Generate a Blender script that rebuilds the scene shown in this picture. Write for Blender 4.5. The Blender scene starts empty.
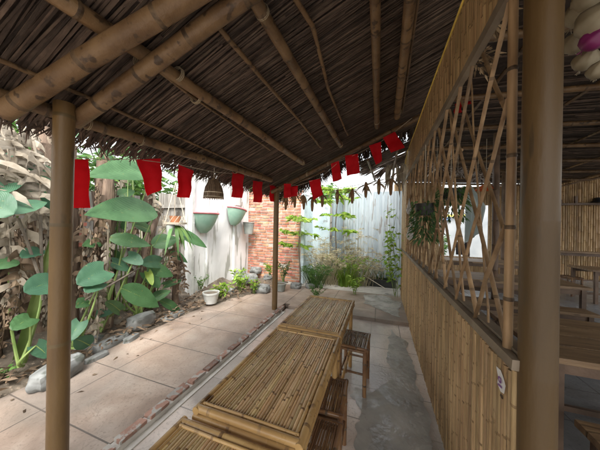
import bpy, bmesh, math, random
from mathutils import Vector, Matrix, noise
R = math.radians
S = bpy.context.scene
COL = S.collection
rnd = random.Random(7)
U = rnd.uniform

# ------------------------------------------------------------------ camera
FPX = 228.0; CAMH = 1.55
YAW, PITCH, ROLL = R(19.3), R(0.1), R(1.0)
_F = Vector((-math.sin(YAW)*math.cos(PITCH), math.cos(YAW)*math.cos(PITCH), math.sin(PITCH)))
_R0 = Vector((math.cos(YAW), math.sin(YAW), 0)); _U0 = _R0.cross(_F)
_R = _R0*math.cos(ROLL) + _U0*math.sin(ROLL); _U = _R.cross(_F)
CC = Vector((0, 0, CAMH))
cam = bpy.data.objects.new('camera', bpy.data.cameras.new('camera')); COL.objects.link(cam)
cam.data.sensor_width = 36; cam.data.lens = FPX/600*36
cam.data.clip_start = .03; cam.data.clip_end = 500
m = Matrix((_R, _U, -_F)).transposed().to_4x4(); m.translation = CC
cam.matrix_world = m
S.camera = cam
def ray(x, y): return _F + _R*(x-300)/FPX + _U*(225-y)/FPX
def px(x, y, ax, val):
    """the point of the plane axis=val seen at picture position x, y (used to measure the place)"""
    r = ray(x, y); t = (val-CC[ax])/r[ax]; return CC + r*t

# ------------------------------------------------------------------ light
world = bpy.data.worlds.new('World'); S.world = world; world.use_nodes = True
wn = world.node_tree; wn.nodes.clear()
sky = wn.nodes.new('ShaderNodeTexSky'); sky.sky_type = 'NISHITA'; sky.sun_disc = False
SUN_EL, SUN_AZ = R(60), R(160)          # azimuth from +Y towards +X
sky.sun_elevation = SUN_EL; sky.sun_rotation = SUN_AZ
sky.air_density = 1.6; sky.dust_density = 6; sky.ozone_density = 1
hs = wn.nodes.new('ShaderNodeHueSaturation'); hs.inputs['Saturation'].default_value = .22
bg = wn.nodes.new('ShaderNodeBackground'); bg.inputs[1].default_value = .15
wo = wn.nodes.new('ShaderNodeOutputWorld')
wn.links.new(sky.outputs[0], hs.inputs['Color']); wn.links.new(hs.outputs[0], bg.inputs[0]); wn.links.new(bg.outputs[0], wo.inputs[0])
sl = bpy.data.lights.new('sun', 'SUN'); sl.energy = .75; sl.angle = R(30); sl.color = (1, .95, .88)
sun = bpy.data.objects.new('sun', sl); COL.objects.link(sun)
sd = Vector((math.sin(SUN_AZ)*math.cos(SUN_EL), math.cos(SUN_AZ)*math.cos(SUN_EL), math.sin(SUN_EL)))
sun.rotation_euler = sd.to_track_quat('Z', 'Y').to_euler()
S.view_settings.view_transform = 'Standard'; S.view_settings.look = 'None'
S.view_settings.gamma = 1; S.view_settings.use_curve_mapping = False
S.view_settings.exposure = 1.78
S.render.engine = 'CYCLES'
S.cycles.max_bounces = 8; S.cycles.diffuse_bounces = 5

# ------------------------------------------------------------------ materials
def mat(name, col, col2=None, rough=.6, scale=4., stretch=(1, 1, 1), island=0., bump=0., bscale=40., bstretch=None,
        spots=None, sscale=20., sth=.62, sstretch=(1, 1, 1), detail=6, translucent=0., metallic=0., objrand=0., rough2=None, lo=.35, hi=.65, spec=None,
        island_hue=0., uvveins=False):
    M = bpy.data.materials.new(name); M.use_nodes = True
    nt = M.node_tree; N = nt.nodes; L = nt.links; N.clear()
    out = N.new('ShaderNodeOutputMaterial'); P = N.new('ShaderNodeBsdfPrincipled')
    tc = N.new('ShaderNodeTexCoord')
    def mp(st, off=None):
        q = N.new('ShaderNodeMapping'); q.inputs['Scale'].default_value = st
        L.new(tc.outputs['Object'], q.inputs[0])
        return q.outputs[0]
    def nz(sc, st, det=6, dist=0.):
        q = N.new('ShaderNodeTexNoise'); q.inputs['Scale'].default_value = sc; q.inputs['Detail'].default_value = det
        q.inputs['Distortion'].default_value = dist
        L.new(mp(st), q.inputs['Vector']); return q.outputs['Fac']
    def ramp(v, a, b, ca, cb):
        q = N.new('ShaderNodeValToRGB'); q.color_ramp.elements[0].position = a; q.color_ramp.elements[1].position = b
        q.color_ramp.elements[0].color = (*ca, 1); q.color_ramp.elements[1].color = (*cb, 1)
        L.new(v, q.inputs[0]); return q.outputs[0]
    def mix(f, a, b, bt='MIX'):
        q = N.new('ShaderNodeMix'); q.data_type = 'RGBA'; q.blend_type = bt
        for k, v in ((0, f), (6, a), (7, b)):
            if isinstance(v, (int, float)): q.inputs[k].default_value = v
            elif isinstance(v, tuple): q.inputs[k].default_value = (*v, 1) if len(v) == 3 else v
            else: L.new(v, q.inputs[k])
        return q.outputs[2]
    c2 = col2 or tuple(min(1, x*1.5) for x in col)
    nf = nz(scale, stretch, detail, .3)
    cur = ramp(nf, lo, hi, col, c2)
    if spots:
        sp = ramp(nz(sscale, sstretch, 3), sth, sth+.06, (0, 0, 0), (1, 1, 1))
        cur = mix(sp, cur, spots)
    if uvveins:
        w = N.new('ShaderNodeTexWave'); w.wave_type = 'BANDS'; w.bands_direction = 'DIAGONAL'
        w.inputs['Scale'].default_value = 9; w.inputs['Distortion'].default_value = .3
        uvm = N.new('ShaderNodeUVMap')
        L.new(uvm.outputs[0], w.inputs['Vector'])
        cur = mix(ramp(w.outputs['Fac'], .6, 1., (0, 0, 0), (.6, .6, .6)), cur, tuple(min(1, x*2.6+.03) for x in col))
    if island or island_hue:
        g = N.new('ShaderNodeNewGeometry')
        hv = N.new('ShaderNodeHueSaturation')
        mr = N.new('ShaderNodeMapRange'); mr.inputs[3].default_value = 1-island; mr.inputs[4].default_value = 1+island
        L.new(g.outputs['Random Per Island'], mr.inputs[0]); L.new(mr.outputs[0], hv.inputs['Value'])
        if island_hue:
            mh = N.new('ShaderNodeMath'); mh.operation = 'MULTIPLY'; mh.inputs[1].default_value = 7.31
            mf = N.new('ShaderNodeMath'); mf.operation = 'FRACT'
            mm = N.new('ShaderNodeMapRange'); mm.inputs[3].default_value = .5-island_hue; mm.inputs[4].default_value = .5+island_hue
            L.new(g.outputs['Random Per Island'], mh.inputs[0]); L.new(mh.outputs[0], mf.inputs[0]); L.new(mf.outputs[0], mm.inputs[0]); L.new(mm.outputs[0], hv.inputs['Hue'])
        L.new(cur, hv.inputs['Color']); cur = hv.outputs[0]
    if objrand:
        oi = N.new('ShaderNodeObjectInfo'); hv = N.new('ShaderNodeHueSaturation')
        mr = N.new('ShaderNodeMapRange'); mr.inputs[3].default_value = 1-objrand; mr.inputs[4].default_value = 1+objrand
        L.new(oi.outputs['Random'], mr.inputs[0]); L.new(mr.outputs[0], hv.inputs['Value']); L.new(cur, hv.inputs['Color']); cur = hv.outputs[0]
    L.new(cur, P.inputs['Base Color'])
    if rough2 is not None:
        rr = N.new('ShaderNodeMapRange'); rr.inputs[1].default_value = .4; rr.inputs[2].default_value = .6
        rr.inputs[3].default_value = rough; rr.inputs[4].default_value = rough2
        L.new(nz(scale*1.7, stretch, 4), rr.inputs[0]); L.new(rr.outputs[0], P.inputs['Roughness'])
    else: P.inputs['Roughness'].default_value = rough
    P.inputs['Metallic'].default_value = metallic
    if spec is not None: P.inputs['Specular IOR Level'].default_value = spec
    if bump:
        b = N.new('ShaderNodeBump'); b.inputs['Strength'].default_value = bump; b.inputs['Distance'].default_value = .01
        L.new(nz(bscale, bstretch or stretch, 5), b.inputs['Height']); L.new(b.outputs[0], P.inputs['Normal'])
    if translucent:
        T = N.new('ShaderNodeBsdfTranslucent'); L.new(cur, T.inputs[0])
        ms = N.new('ShaderNodeMixShader'); ms.inputs[0].default_value = translucent
        L.new(P.outputs[0], ms.inputs[1]); L.new(T.outputs[0], ms.inputs[2]); L.new(ms.outputs[0], out.inputs[0])
    else: L.new(P.outputs[0], out.inputs[0])
    return M

M = {}
# bamboo: smooth cane, its node rings
M['pole'] = mat('old_cane', (.125, .070, .033), (.22, .135, .066), .48, 7, (1, 1, 1), bump=.35, bscale=70, spots=(.065, .038, .02), sscale=16, sth=.60, objrand=.22)
M['ring'] = mat('cane_node', (.055, .033, .018), (.17, .11, .06), .6, 30)
M['post'] = mat('post_cane', (.135, .078, .030), (.20, .122, .048), .4, 5, (1, 1, .35), bump=.2, bscale=60, spots=(.10, .068, .03), sscale=14, sth=.66, sstretch=(1, 1, .4), objrand=.08)
M['nearpost'] = mat('olive_post_shaded', (.085, .050, .019), (.14, .083, .031), .46, 4, (1, 1, .25), bump=.2, bscale=55, spots=(.075, .048, .022), sscale=22, sth=.62, sstretch=(1, 1, .2))  # darker copy of the post cane, its backlit shade put into the colour
M['postring'] = mat('post_node', (.12, .082, .036), (.165, .115, .052), .45, 20)
M['slat'] = mat('split_cane', (.34, .215, .105), (.52, .355, .185), .5, 7, (4, 4, .5), island=.3, island_hue=.005, bump=.3, bscale=60, bstretch=(4, 4, .3), spots=(.16, .09, .035), sscale=26, sth=.67, sstretch=(1.5, 1.5, .6))
M['slatring'] = mat('split_cane_node', (.18, .11, .05), (.38, .25, .12), .6, 25)
M['kerbbrick'] = mat('kerb_brick', (.20, .115, .085), (.31, .18, .135), .8, 5, island=.35, bump=.6, spots=(.30, .28, .25), sscale=16, sth=.5)
M['sticknode'] = mat('lattice_stick_node', (.14, .09, .05), (.32, .21, .12), .6, 20)
M['stick'] = mat('lattice_stick', (.20, .12, .06), (.38, .25, .135), .55, 7, (3, 3, .5), island=.35, bump=.2, bscale=50)
M['rail'] = mat('weathered_rail', (.18, .14, .10), (.29, .23, .165), .6, 5, (1, 1, 1), bump=.3, bscale=40)
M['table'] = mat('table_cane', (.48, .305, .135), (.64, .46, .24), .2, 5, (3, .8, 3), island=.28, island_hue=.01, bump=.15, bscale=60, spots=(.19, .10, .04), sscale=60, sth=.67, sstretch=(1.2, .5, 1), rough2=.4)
M['tablering'] = mat('table_cane_node', (.14, .07, .028), (.42, .26, .11), .35, 25)
M['tableframe'] = mat('table_frame_cane', (.40, .235, .09), (.56, .36, .15), .25, 4, (1, 1, 1), bump=.08, bscale=30, spots=(.12, .06, .022), sscale=10, sth=.6, rough2=.4)
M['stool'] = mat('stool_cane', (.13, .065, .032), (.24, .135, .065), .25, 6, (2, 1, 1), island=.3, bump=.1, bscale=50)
M['thatch'] = mat('thatch_reed', (.075, .050, .038), (.15, .105, .078), .75, 8, (1, 3, 1), island=.6, bump=.3, bscale=60)
M['thatchback'] = mat('thatch_layer', (.045, .031, .024), (.08, .057, .043), .9, 20, bump=.5)
M['tie'] = mat('tie_wire', (.30, .24, .16), None, .6)
M['dark'] = mat('dark_wood', (.085, .052, .033), (.16, .10, .065), .5, 5, (1, 6, 1), island=.3, bump=.3)
M['plank'] = mat('plank_wood', (.17, .10, .05), (.28, .18, .095), .45, 2, (1, 12, 6), island=.15, bump=.3, bscale=20, spots=(.10, .06, .03), sscale=4, sth=.6, sstretch=(1, 14, 6))
M['greyplank'] = mat('weathered_board', (.17, .155, .135), (.32, .30, .27), .8, 3, (5, 5, .6), island=.35, bump=.5, bscale=30, spots=(.10, .085, .07), sscale=5, sth=.6)
M['brick'] = mat('brick', (.42, .15, .085), (.60, .30, .20), .85, 6, island=.3, island_hue=.015, bump=.6, bscale=60, spots=(.45, .36, .28), sscale=9, sth=.62)
M['mortar'] = mat('mortar', (.38, .33, .28), (.55, .50, .44), .95, 6, bump=.7, bscale=50)
M['plaster'] = mat('plaster', (.60, .62, .61), (.84, .85, .84), .85, 1.8, (1, 1, .6), bump=.3, bscale=25, spots=(.40, .41, .37), sscale=4, sth=.57, sstretch=(1, 1.6, .3), lo=.3, hi=.6)
M['bluewall'] = mat('blue_paint', (.50, .62, .68), (.66, .76, .80), .8, 3, bump=.3, spots=(.36, .40, .42), sscale=5, sth=.62)
M['sheet'] = mat('corrugated_sheet', (.33, .39, .43), (.45, .51, .54), .6, 3, (3, 3, .3), bump=.15, spots=(.26, .26, .25), sscale=4, sth=.6, sstretch=(4, 4, .5), island=.06)
M['sheetdark'] = mat('corrugated_sheet_aged', (.22, .28, .33), (.32, .38, .42), .6, 2, (1, 1, .3), spots=(.2, .22, .22), sscale=4, sth=.62)
M['soil'] = mat('soil', (.055, .042, .03), (.17, .14, .105), .95, 5, bump=1, bscale=30, spots=(.24, .19, .14), sscale=30, sth=.6)
M['earth'] = mat('earth', (.12, .10, .07), (.2, .17, .12), .95, 3, bump=.6)
M['stone'] = mat('grey_rock', (.11, .115, .11), (.29, .30, .29), .7, 5, bump=.9, bscale=12, spots=(.10, .11, .095), sscale=6, sth=.6)
M['concrete'] = mat('rough_concrete', (.30, .28, .25), (.50, .47, .42), .8, 2.4, bump=.6, bscale=25, spots=(.2, .19, .17), sscale=3, sth=.6)
M['red'] = mat('red_cloth', (.78, .008, .022), (.88, .016, .035), .75, 10, bump=.2, bscale=90, translucent=.5)
M['husk'] = mat('dry_husk', (.34, .24, .14), (.55, .42, .27), .8, 8, island=.45, translucent=.2)
M['cob'] = mat('dried_cob', (.20, .11, .05), (.34, .19, .08), .6, 30, bump=.6, bscale=90)
M['leaf'] = mat('green_leaf', (.035, .105, .035), (.075, .18, .07), .5, 5, island=.25, island_hue=.02, spots=(.20, .20, .06), sscale=16, sth=.68, translucent=.35, uvveins=True, bump=.3)
M['leafblue'] = mat('blue_green_leaf', (.035, .105, .06), (.075, .18, .10), .5, 5, island=.25, island_hue=.02, spots=(.17, .19, .08), sscale=18, sth=.68, translucent=.35, uvveins=True)
M['lime'] = mat('lime_leaf', (.19, .34, .035), (.36, .50, .08), .5, 6, island=.35, translucent=.5, island_hue=.02)
M['mid'] = mat('mid_leaf', (.06, .15, .03), (.14, .26, .06), .5, 6, island=.4, translucent=.4, island_hue=.02)
M['deep'] = mat('dark_leaf', (.02, .055, .015), (.05, .11, .03), .45, 6, island=.4, translucent=.2)
M['shoot'] = mat('young_shoot', (.11, .18, .04), (.2, .27, .08), .6, 4, translucent=.3)
M['ivy'] = mat('ivy_leaf', (.05, .11, .035), (.11, .21, .07), .5, 6, island=.4, translucent=.3)
M['dry'] = mat('dry_leaf', (.27, .225, .165), (.52, .46, .37), .8, 6, island=.4, translucent=.3, bump=.3)
M['drybrown'] = mat('brown_dry_leaf', (.12, .08, .05), (.30, .215, .14), .8, 6, island=.45, translucent=.2)
M['straw'] = mat('dry_stalk', (.42, .36, .22), (.62, .56, .38), .8, 6, island=.35, translucent=.3)
M['trunk'] = mat('banana_stem', (.085, .055, .038), (.22, .155, .11), .75, 4, (4, 4, .6), island=.3, bump=.6, bscale=30, spots=(.30, .24, .17), sscale=6, sth=.62, sstretch=(3, 3, .6))
M['greenstem'] = mat('green_stem', (.12, .20, .05), (.24, .32, .10), .5, 5, (4, 4, .5))
M['bark'] = mat('bark', (.10, .08, .06), (.2, .17, .13), .85, 6, bump=.6)
M['celadon'] = mat('celadon_pot', (.22, .38, .29), (.31, .46, .36), .5, 6, bump=.1)
M['pink'] = mat('pink_rim', (.50, .13, .15), (.6, .2, .2), .6, 8)
M['greypot'] = mat('grey_pot', (.22, .24, .22), (.33, .35, .32), .75, 6, bump=.3)
M['whitepot'] = mat('white_pot', (.50, .52, .49), (.68, .69, .66), .6, 6, bump=.2)
M['terra'] = mat('terracotta', (.48, .19, .09), (.56, .27, .14), .7, 6)
M['blackpot'] = mat('black_planter', (.012, .013, .013), (.03, .032, .03), .5, 6)
M['rope'] = mat('rope', (.45, .40, .32), None, .8)
M['cream'] = mat('cream_bulb', (.28, .23, .15), (.44, .38, .27), .45, 10, (1, 1, .5), translucent=.15)
M['purple'] = mat('purple_bulb', (.16, .012, .09), (.26, .03, .15), .4, 10)
M['cloth'] = mat('white_cloth', (.66, .74, .74), (.76, .82, .82), .8, 3, (6, 6, .5), translucent=.75)
M['paper'] = mat('paper', (.74, .70, .68), None, .8)
M['ink'] = mat('purple_ink', (.22, .10, .28), None, .7)
M['yellow'] = mat('yellow_cord', (.62, .46, .10), None, .6)
M['woven'] = mat('woven_cane', (.14, .09, .055), (.26, .18, .115), .6, 20, island=.4)
M['wovenpale'] = mat('woven_cane_pale', (.45, .38, .28), None, .6, 20, island=.3)
M['gourd'] = mat('gourd', (.45, .44, .43), (.6, .59, .57), .5, 12)
M['streetwall'] = mat('street_wall', (.26, .29, .31), (.38, .40, .41), .8, 1)
M['blueband'] = mat('blue_paint_strong', (.16, .24, .38), None, .6)
M['yellowband'] = mat('yellow_paint', (.6, .5, .12), None, .6)
M['black'] = mat('black_cloth', (.012, .012, .014), None, .6)
M['orange'] = mat('orange_lacquer', (.55, .12, .03), None, .5)
M['flower'] = mat('dried_flower', (.30, .27, .25), (.5, .46, .44), .8, 8, island=.5)

def tile_material(name, c1, c2, c3, grout, tx, ty, ox, oy, rough, rough2, wet=None):
    """stone tiles with their joints, in world metres"""
    m_ = bpy.data.materials.new(name); m_.use_nodes = True; nt = m_.node_tree; N = nt.nodes; L = nt.links; N.clear()
    out = N.new('ShaderNodeOutputMaterial'); P = N.new('ShaderNodeBsdfPrincipled'); L.new(P.outputs[0], out.inputs[0])
    geo = N.new('ShaderNodeNewGeometry')
    def nz(sc, det=7, dist=0., off=(0, 0, 0), st=(1, 1, 1)):
        mpg = N.new('ShaderNodeMapping'); mpg.inputs['Location'].default_value = off; mpg.inputs['Scale'].default_value = st
        L.new(geo.outputs['Position'], mpg.inputs[0])
        q = N.new('ShaderNodeTexNoise'); q.inputs['Scale'].default_value = sc; q.inputs['Detail'].default_value = det; q.inputs['Distortion'].default_value = dist
        L.new(mpg.outputs[0], q.inputs['Vector']); return q.outputs['Fac']
    def ramp(v, els):
        q = N.new('ShaderNodeValToRGB'); cr = q.color_ramp
        while len(cr.elements) < len(els): cr.elements.new(.5)
        for e, (p, c) in zip(cr.elements, els): e.position = p; e.color = (*c, 1)
        L.new(v, q.inputs[0]); return q.outputs[0]
    def mix(f, a, b, bt='MIX'):
        q = N.new('ShaderNodeMix'); q.data_type = 'RGBA'; q.blend_type = bt
        for k, v in ((0, f), (6, a), (7, b)):
            if isinstance(v, (int, float)): q.inputs[k].default_value = v
            elif isinstance(v, tuple): q.inputs[k].default_value = (*v, 1)
            else: L.new(v, q.inputs[k])
        return q.outputs[2]
    base = ramp(nz(2.2, 8, 1.2), [(.3, c1), (.5, c2), (.7, c3)])
    vein = ramp(nz(3.5, 9, 2.5, (5, 3, 0)), [(.485, (0, 0, 0)), (.5, (.35, .35, .35)), (.515, (0, 0, 0))])
    base = mix(vein, base, tuple(x*.5 for x in c1))
    dirt = ramp(nz(1.1, 8, .4, (9, 1, 0)), [(.42, (0, 0, 0)), (.62, (.6, .6, .6))])
    base = mix(dirt, base, (.15, .14, .125))
    br = N.new('ShaderNodeTexBrick'); br.offset = 0; br.inputs['Scale'].default_value = 1
    br.inputs['Brick Width'].default_value = tx; br.inputs['Row Height'].default_value = ty
    br.inputs['Mortar Size'].default_value = .006; br.inputs['Mortar Smooth'].default_value = .3
    br.inputs['Color1'].default_value = (0, 0, 0, 1); br.inputs['Color2'].default_value = (.22, .22, .22, 1); br.inputs['Mortar'].default_value = (1, 1, 1, 1)
    mpg = N.new('ShaderNodeMapping'); mpg.inputs['Location'].default_value = (ox, oy, 0)
    L.new(geo.outputs['Position'], mpg.inputs[0]); L.new(mpg.outputs[0], br.inputs['Vector'])
    base = mix(br.outputs['Color'], base, tuple(x*.82 for x in c2))
    grit = ramp(nz(55, 6, 0, (1, 1, 0)), [(.58, (0, 0, 0)), (.68, (.5, .5, .5))])
    base = mix(grit, base, tuple(x*.45 for x in c2))
    base = mix(br.outputs['Fac'], base, grout)
    mr = N.new('ShaderNodeMapRange'); mr.inputs[1].default_value = .35; mr.inputs[2].default_value = .65
    mr.inputs[3].default_value = rough; mr.inputs[4].default_value = rough2
    L.new(nz(1.6, 6, .5, (2, 7, 0)), mr.inputs[0]); L.new(mr.outputs[0], P.inputs['Roughness'])
    L.new(base, P.inputs['Base Color'])
    b = N.new('ShaderNodeBump'); b.inputs['Strength'].default_value = .45; b.inputs['Distance'].default_value = .005
    mth = N.new('ShaderNodeMath'); mth.operation = 'SUBTRACT'
    L.new(nz(45, 8), mth.inputs[0]); L.new(br.outputs['Fac'], mth.inputs[1]); L.new(mth.outputs[0], b.inputs['Height']); L.new(b.outputs[0], P.inputs['Normal'])
    return m_
M['patio'] = tile_material('patio_tile', (.26, .19, .145), (.37, .285, .225), (.45, .37, .305), (.12, .10, .085), .82, .55, .05, .06, .35, .7)
M['innertile'] = tile_material('floor_tile', (.56, .47, .40), (.66, .57, .50), (.72, .64, .57), (.30, .27, .24), .4, .4, .1, .1, .06, .22)
M['halltile'] = tile_material('hall_tile', (.22, .23, .24), (.30, .31, .32), (.38, .39, .40), (.12, .12, .12), .5, .5, 0, 0, .1, .3)
M['cement'] = mat('cement_patch', (.25, .24, .215), (.46, .44, .40), .13, 3.2, bump=.5, bscale=22, rough2=.65, spots=(.44, .42, .38), sscale=7, sth=.64)
M['kerbcement'] = mat('kerb_cement', (.48, .45, .40), (.66, .63, .57), .7, 5, bump=.3)

# ------------------------------------------------------------------ mesh helpers
LOC = {}
class MB:
    def __init__(s): s.v = []; s.f = []; s.mi = []; s.uv = {}
    def add(s, vs, fs, mi=0):
        o = len(s.v); s.v += [Vector(v) for v in vs]
        for f in fs: s.f.append([i+o for i in f]); s.mi.append(mi)
        return o
    def box(s, c, d, rot=None, mi=0, jit=0.):
        cx, cy, cz = c; a, b, h = d[0]/2, d[1]/2, d[2]/2
        vs = [Vector((x*a+U(-jit, jit), y*b+U(-jit, jit), z*h+U(-jit, jit))) for x in (-1, 1) for y in (-1, 1) for z in (-1, 1)]
        if rot is not None: vs = [rot @ v for v in vs]
        s.add([v+Vector(c) for v in vs], [(0, 1, 3, 2), (4, 6, 7, 5), (0, 4, 5, 1), (2, 3, 7, 6), (0, 2, 6, 4), (1, 5, 7, 3)], mi)
    def tube(s, pts, rad, n=8, mi=0, cap=True, mis=None, flat=1., nrm=None):
        pts = [Vector(p) for p in pts]
        if isinstance(rad, (int, float)): rad = [rad]*len(pts)
        d0 = (pts[1]-pts[0]).normalized()
        a = Vector(nrm) if nrm is not None else Vector((0, 0, 1))
        if abs(d0.dot(a)) > .95 and nrm is None: a = Vector((1, 0, 0))
        x = (a - d0*a.dot(d0)).normalized(); vs = []
        for i, p in enumerate(pts):
            d = (pts[min(i+1, len(pts)-1)]-pts[max(i-1, 0)]).normalized()
            x = (x - d*x.dot(d)).normalized(); y = d.cross(x)
            for k in range(n):
                t = 2*math.pi*(k+.5)/n
                vs.append(p + x*math.cos(t)*rad[i]*flat + y*math.sin(t)*rad[i])
        fs = []; ms = []
        for i in range(len(pts)-1):
            for k in range(n):
                fs.append((i*n+k, i*n+(k+1) % n, (i+1)*n+(k+1) % n, (i+1)*n+k)); ms.append(mis[i] if mis else mi)
        if cap:
            fs.append(tuple(range(n))[::-1]); ms.append(mi); fs.append(tuple((len(pts)-1)*n+k for k in range(n))); ms.append(mi)
        o = len(s.v); s.v += vs
        for f, q in zip(fs, ms): s.f.append([i+o for i in f]); s.mi.append(q)
    def cane(s, a, b, r, inter=.3, crook=0., taper=0., n=10, flat=1., nrm=None, bump=1.1, ph=None, ringw=.006):
        a, b = Vector(a), Vector(b); L = (b-a).length; d = (b-a)/L
        t = inter*(U(.2, .9) if ph is None else ph); P = [a]; Rr = [r]; ms = []
        off = Vector((0, 0, 0)); sag = Vector((U(-1, 1), U(-1, 1), U(-1, 1))).cross(d)
        if sag.length: sag.normalize()
        k = ringw+.3*r*.4
        while t < L-.03:
            f = t/L; rr = r*(1-taper*f); off = Vector((U(-1, 1), U(-1, 1), U(-1, 1)))*crook
            c = a+d*t+off + sag*crook*.8*math.sin(f*math.pi)
            for q, g in ((-k, 1.0), (-k*.25, bump), (k*.25, bump*.99), (k, 1.0)):
                P.append(c+d*q); Rr.append(rr*g)
            ms += [0, 1, 1, 1] if True else []
            t += inter*U(.8, 1.2)
        P.append(b); Rr.append(r*(1-taper)); ms.append(0)
        # first span of every internode keeps the cane colour
        s.tube(P, Rr, n, mis=ms, flat=flat, nrm=nrm)
    def grid(s, rows, mi=0, uv=False):
        n = len(rows[0]); o = len(s.v)
        for i, r_ in enumerate(rows):
            for j, p in enumerate(r_):
                if uv: s.uv[len(s.v)] = (i/(len(rows)-1), abs(j/(n-1)-.5)*1.2)
                s.v.append(Vector(p))
        for i in range(len(rows)-1):
            for j in range(n-1):
                s.f.append([o+i*n+j, o+i*n+j+1, o+(i+1)*n+j+1, o+(i+1)*n+j]); s.mi.append(mi)
    def lathe(s, c, prof, n=20, mi=0, squash=(1, 1), jit=0., axis=None):
        """prof: (radius, height) pairs"""
        vs = []; c = Vector(c)
        for r_, z in prof:
            for k in range(n):
                t = 2*math.pi*k/n; q = 1+U(-jit, jit)
                v = Vector((r_*q*math.cos(t)*squash[0], r_*q*math.sin(t)*squash[1], z))
                if axis is not None: v = axis @ v
                vs.append(c+v)
        fs = []
        for i in range(len(prof)-1):
            for k in range(n): fs.append((i*n+k, i*n+(k+1) % n, (i+1)*n+(k+1) % n, (i+1)*n+k))
        s.add(vs, fs, mi)
    def build(s, name, mats, parent=None, smooth=True, origin=None):
        if not isinstance(mats, (list, tuple)): mats = [mats]
        base = LOC[parent.name] if parent else (Vector(origin) if origin is not None else
              Vector((sum(v.x for v in s.v)/len(s.v), sum(v.y for v in s.v)/len(s.v), min(v.z for v in s.v))))
        me = bpy.data.meshes.new(name); me.from_pydata([tuple(v-base) for v in s.v], [], s.f)
        for m_ in mats: me.materials.append(M[m_] if isinstance(m_, str) else m_)
        me.polygons.foreach_set('material_index', s.mi)
        me.polygons.foreach_set('use_smooth', [smooth]*len(s.f))
        if s.uv:
            ul = me.uv_layers.new(name='UVMap')
            for lp in me.loops:
                ul.data[lp.index].uv = s.uv.get(lp.vertex_index, (0, 0))
        me.update()
        if smooth: me.set_sharp_from_angle(angle=R(50))
        o = bpy.data.objects.new(name, me); COL.objects.link(o)
        if parent: o.parent = parent; LOC[o.name] = base
        else: o.location = base; LOC[o.name] = base
        return o
def tag(o, label, cat, group=None):
    o['label'] = label; o['category'] = cat
    if group: o['group'] = group
    return o
def struct(o): o['kind'] = 'structure'; return o
def stuff(o, label, cat): o['kind'] = 'stuff'; return tag(o, label, cat)
def thing(name, loc, label, cat, group=None):
    o = bpy.data.objects.new(name, None); COL.objects.link(o); o.location = loc; o.empty_display_size = .1
    LOC[o.name] = Vector(loc); return tag(o, label, cat, group)
def copy_tree(o, parent=None):
    c = o.copy(); COL.objects.link(c); c.parent = parent
    for ch in list(o.children): copy_tree(ch, c)
    return c
def place(proto, loc, rot, label, first=None):
    o = proto if first else copy_tree(proto)
    o.location = loc; o.rotation_euler = (0, 0, rot); o['label'] = label
    return o
WX = .46             # bamboo wall plane
EX, EZ, SL = -1.7, 2.24, .43   # roof: z = EZ + SL*(x-EX)
def rz(x): return EZ+SL*(x-EX)

# ================================================================== SETTING
def sheet(name, pts, m_, z, sub=None):
    b = MB(); b.add([(x, y, z) for x, y in pts], [tuple(range(len(pts)))]); return struct(b.build(name, m_, smooth=False))
def slab(name, x0, x1, y0, y1, z0, z1, m_, kind=struct):
    b = MB(); b.box(((x0+x1)/2, (y0+y1)/2, (z0+z1)/2), (x1-x0, y1-y0, z1-z0)); o = b.build(name, m_, smooth=False); return kind(o)
sheet('ground', [(-60, -60), (60, -60), (60, 60), (-60, 60)], 'earth', -.08)
slab('patio', -3.0, -1.70, -3, 5.35, -.2, .05, 'patio')
slab('inner_floor', -1.62, WX, -3, 3.93, -.2, 0, 'innertile')
slab('back_patio', -1.58, WX+.02, 3.93, 5.35, -.2, .055, 'patio')
slab('back_patio', -1.699, -1.582, 4.05, 5.35, -.2, .048, 'patio')
slab('concrete_strip', -3.4, WX+.02, 5.352, 6.6, -.2, .058, 'concrete')
# brick kerb along the posts
b = MB(); b.box((-1.66, .3, -.02), (.078, 6.9, .13)); b.box((-1.595, .3, .0), (.05, 6.9, .018), mi=0)
kerb = thing('brick_kerb', (-1.66, .3, 0), 'low kerb of red bricks laid in cement along the patio edge', 'kerb')
b.build('cement_bed', 'kerbcement', kerb, smooth=False)
b = MB(); y = -3
while y < 3.7:
    l = U(.19, .215); b.box((-1.66+U(-.004, .004), y+l/2, .045+U(-.003, .003)), (.07, l-.035, .046), jit=.004); y += l
b.build('brick_row', 'kerbbrick', kerb, smooth=False)
# cement patches on the tiles (2 sheets with a ragged outline)
def patch(name, pts, z, m_):
    b = MB(); P = []
    n = len(pts)
    for i in range(n):
        a, c = Vector((*pts[i], 0)), Vector((*pts[(i+1) % n], 0))
        for k in range(14):
            p = a.lerp(c, k/14); p += Vector((noise.noise(p*5), noise.noise(p*5+Vector((9, 3, 1))), 0))*.06+Vector((noise.noise(p*19), noise.noise(p*23+Vector((9, 3, 1))), 0))*.025
            P.append((p.x, p.y, z))
    b.add(P, [tuple(range(len(P)))]); return struct(b.build(name, m_, smooth=False))
pp = lambda x, y: tuple(px(x, y, 2, 0))[:2]
patch('cement_patch', [pp(392, 330), pp(404, 340), pp(414, 372), pp(428, 415), pp(432, 450), (.27, 1.2), (.1, .8), (-.1, .75), pp(352, 450), pp(362, 420), pp(352, 388), pp(372, 392), pp(390, 380), pp(386, 350)], .004, 'cement')
patch('cement_patch', [(.3, 4.1), (.42, 4.9), (.1, 5.3), (-.3, 5.2), (-.25, 4.6)], .0595, 'cement')

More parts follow.
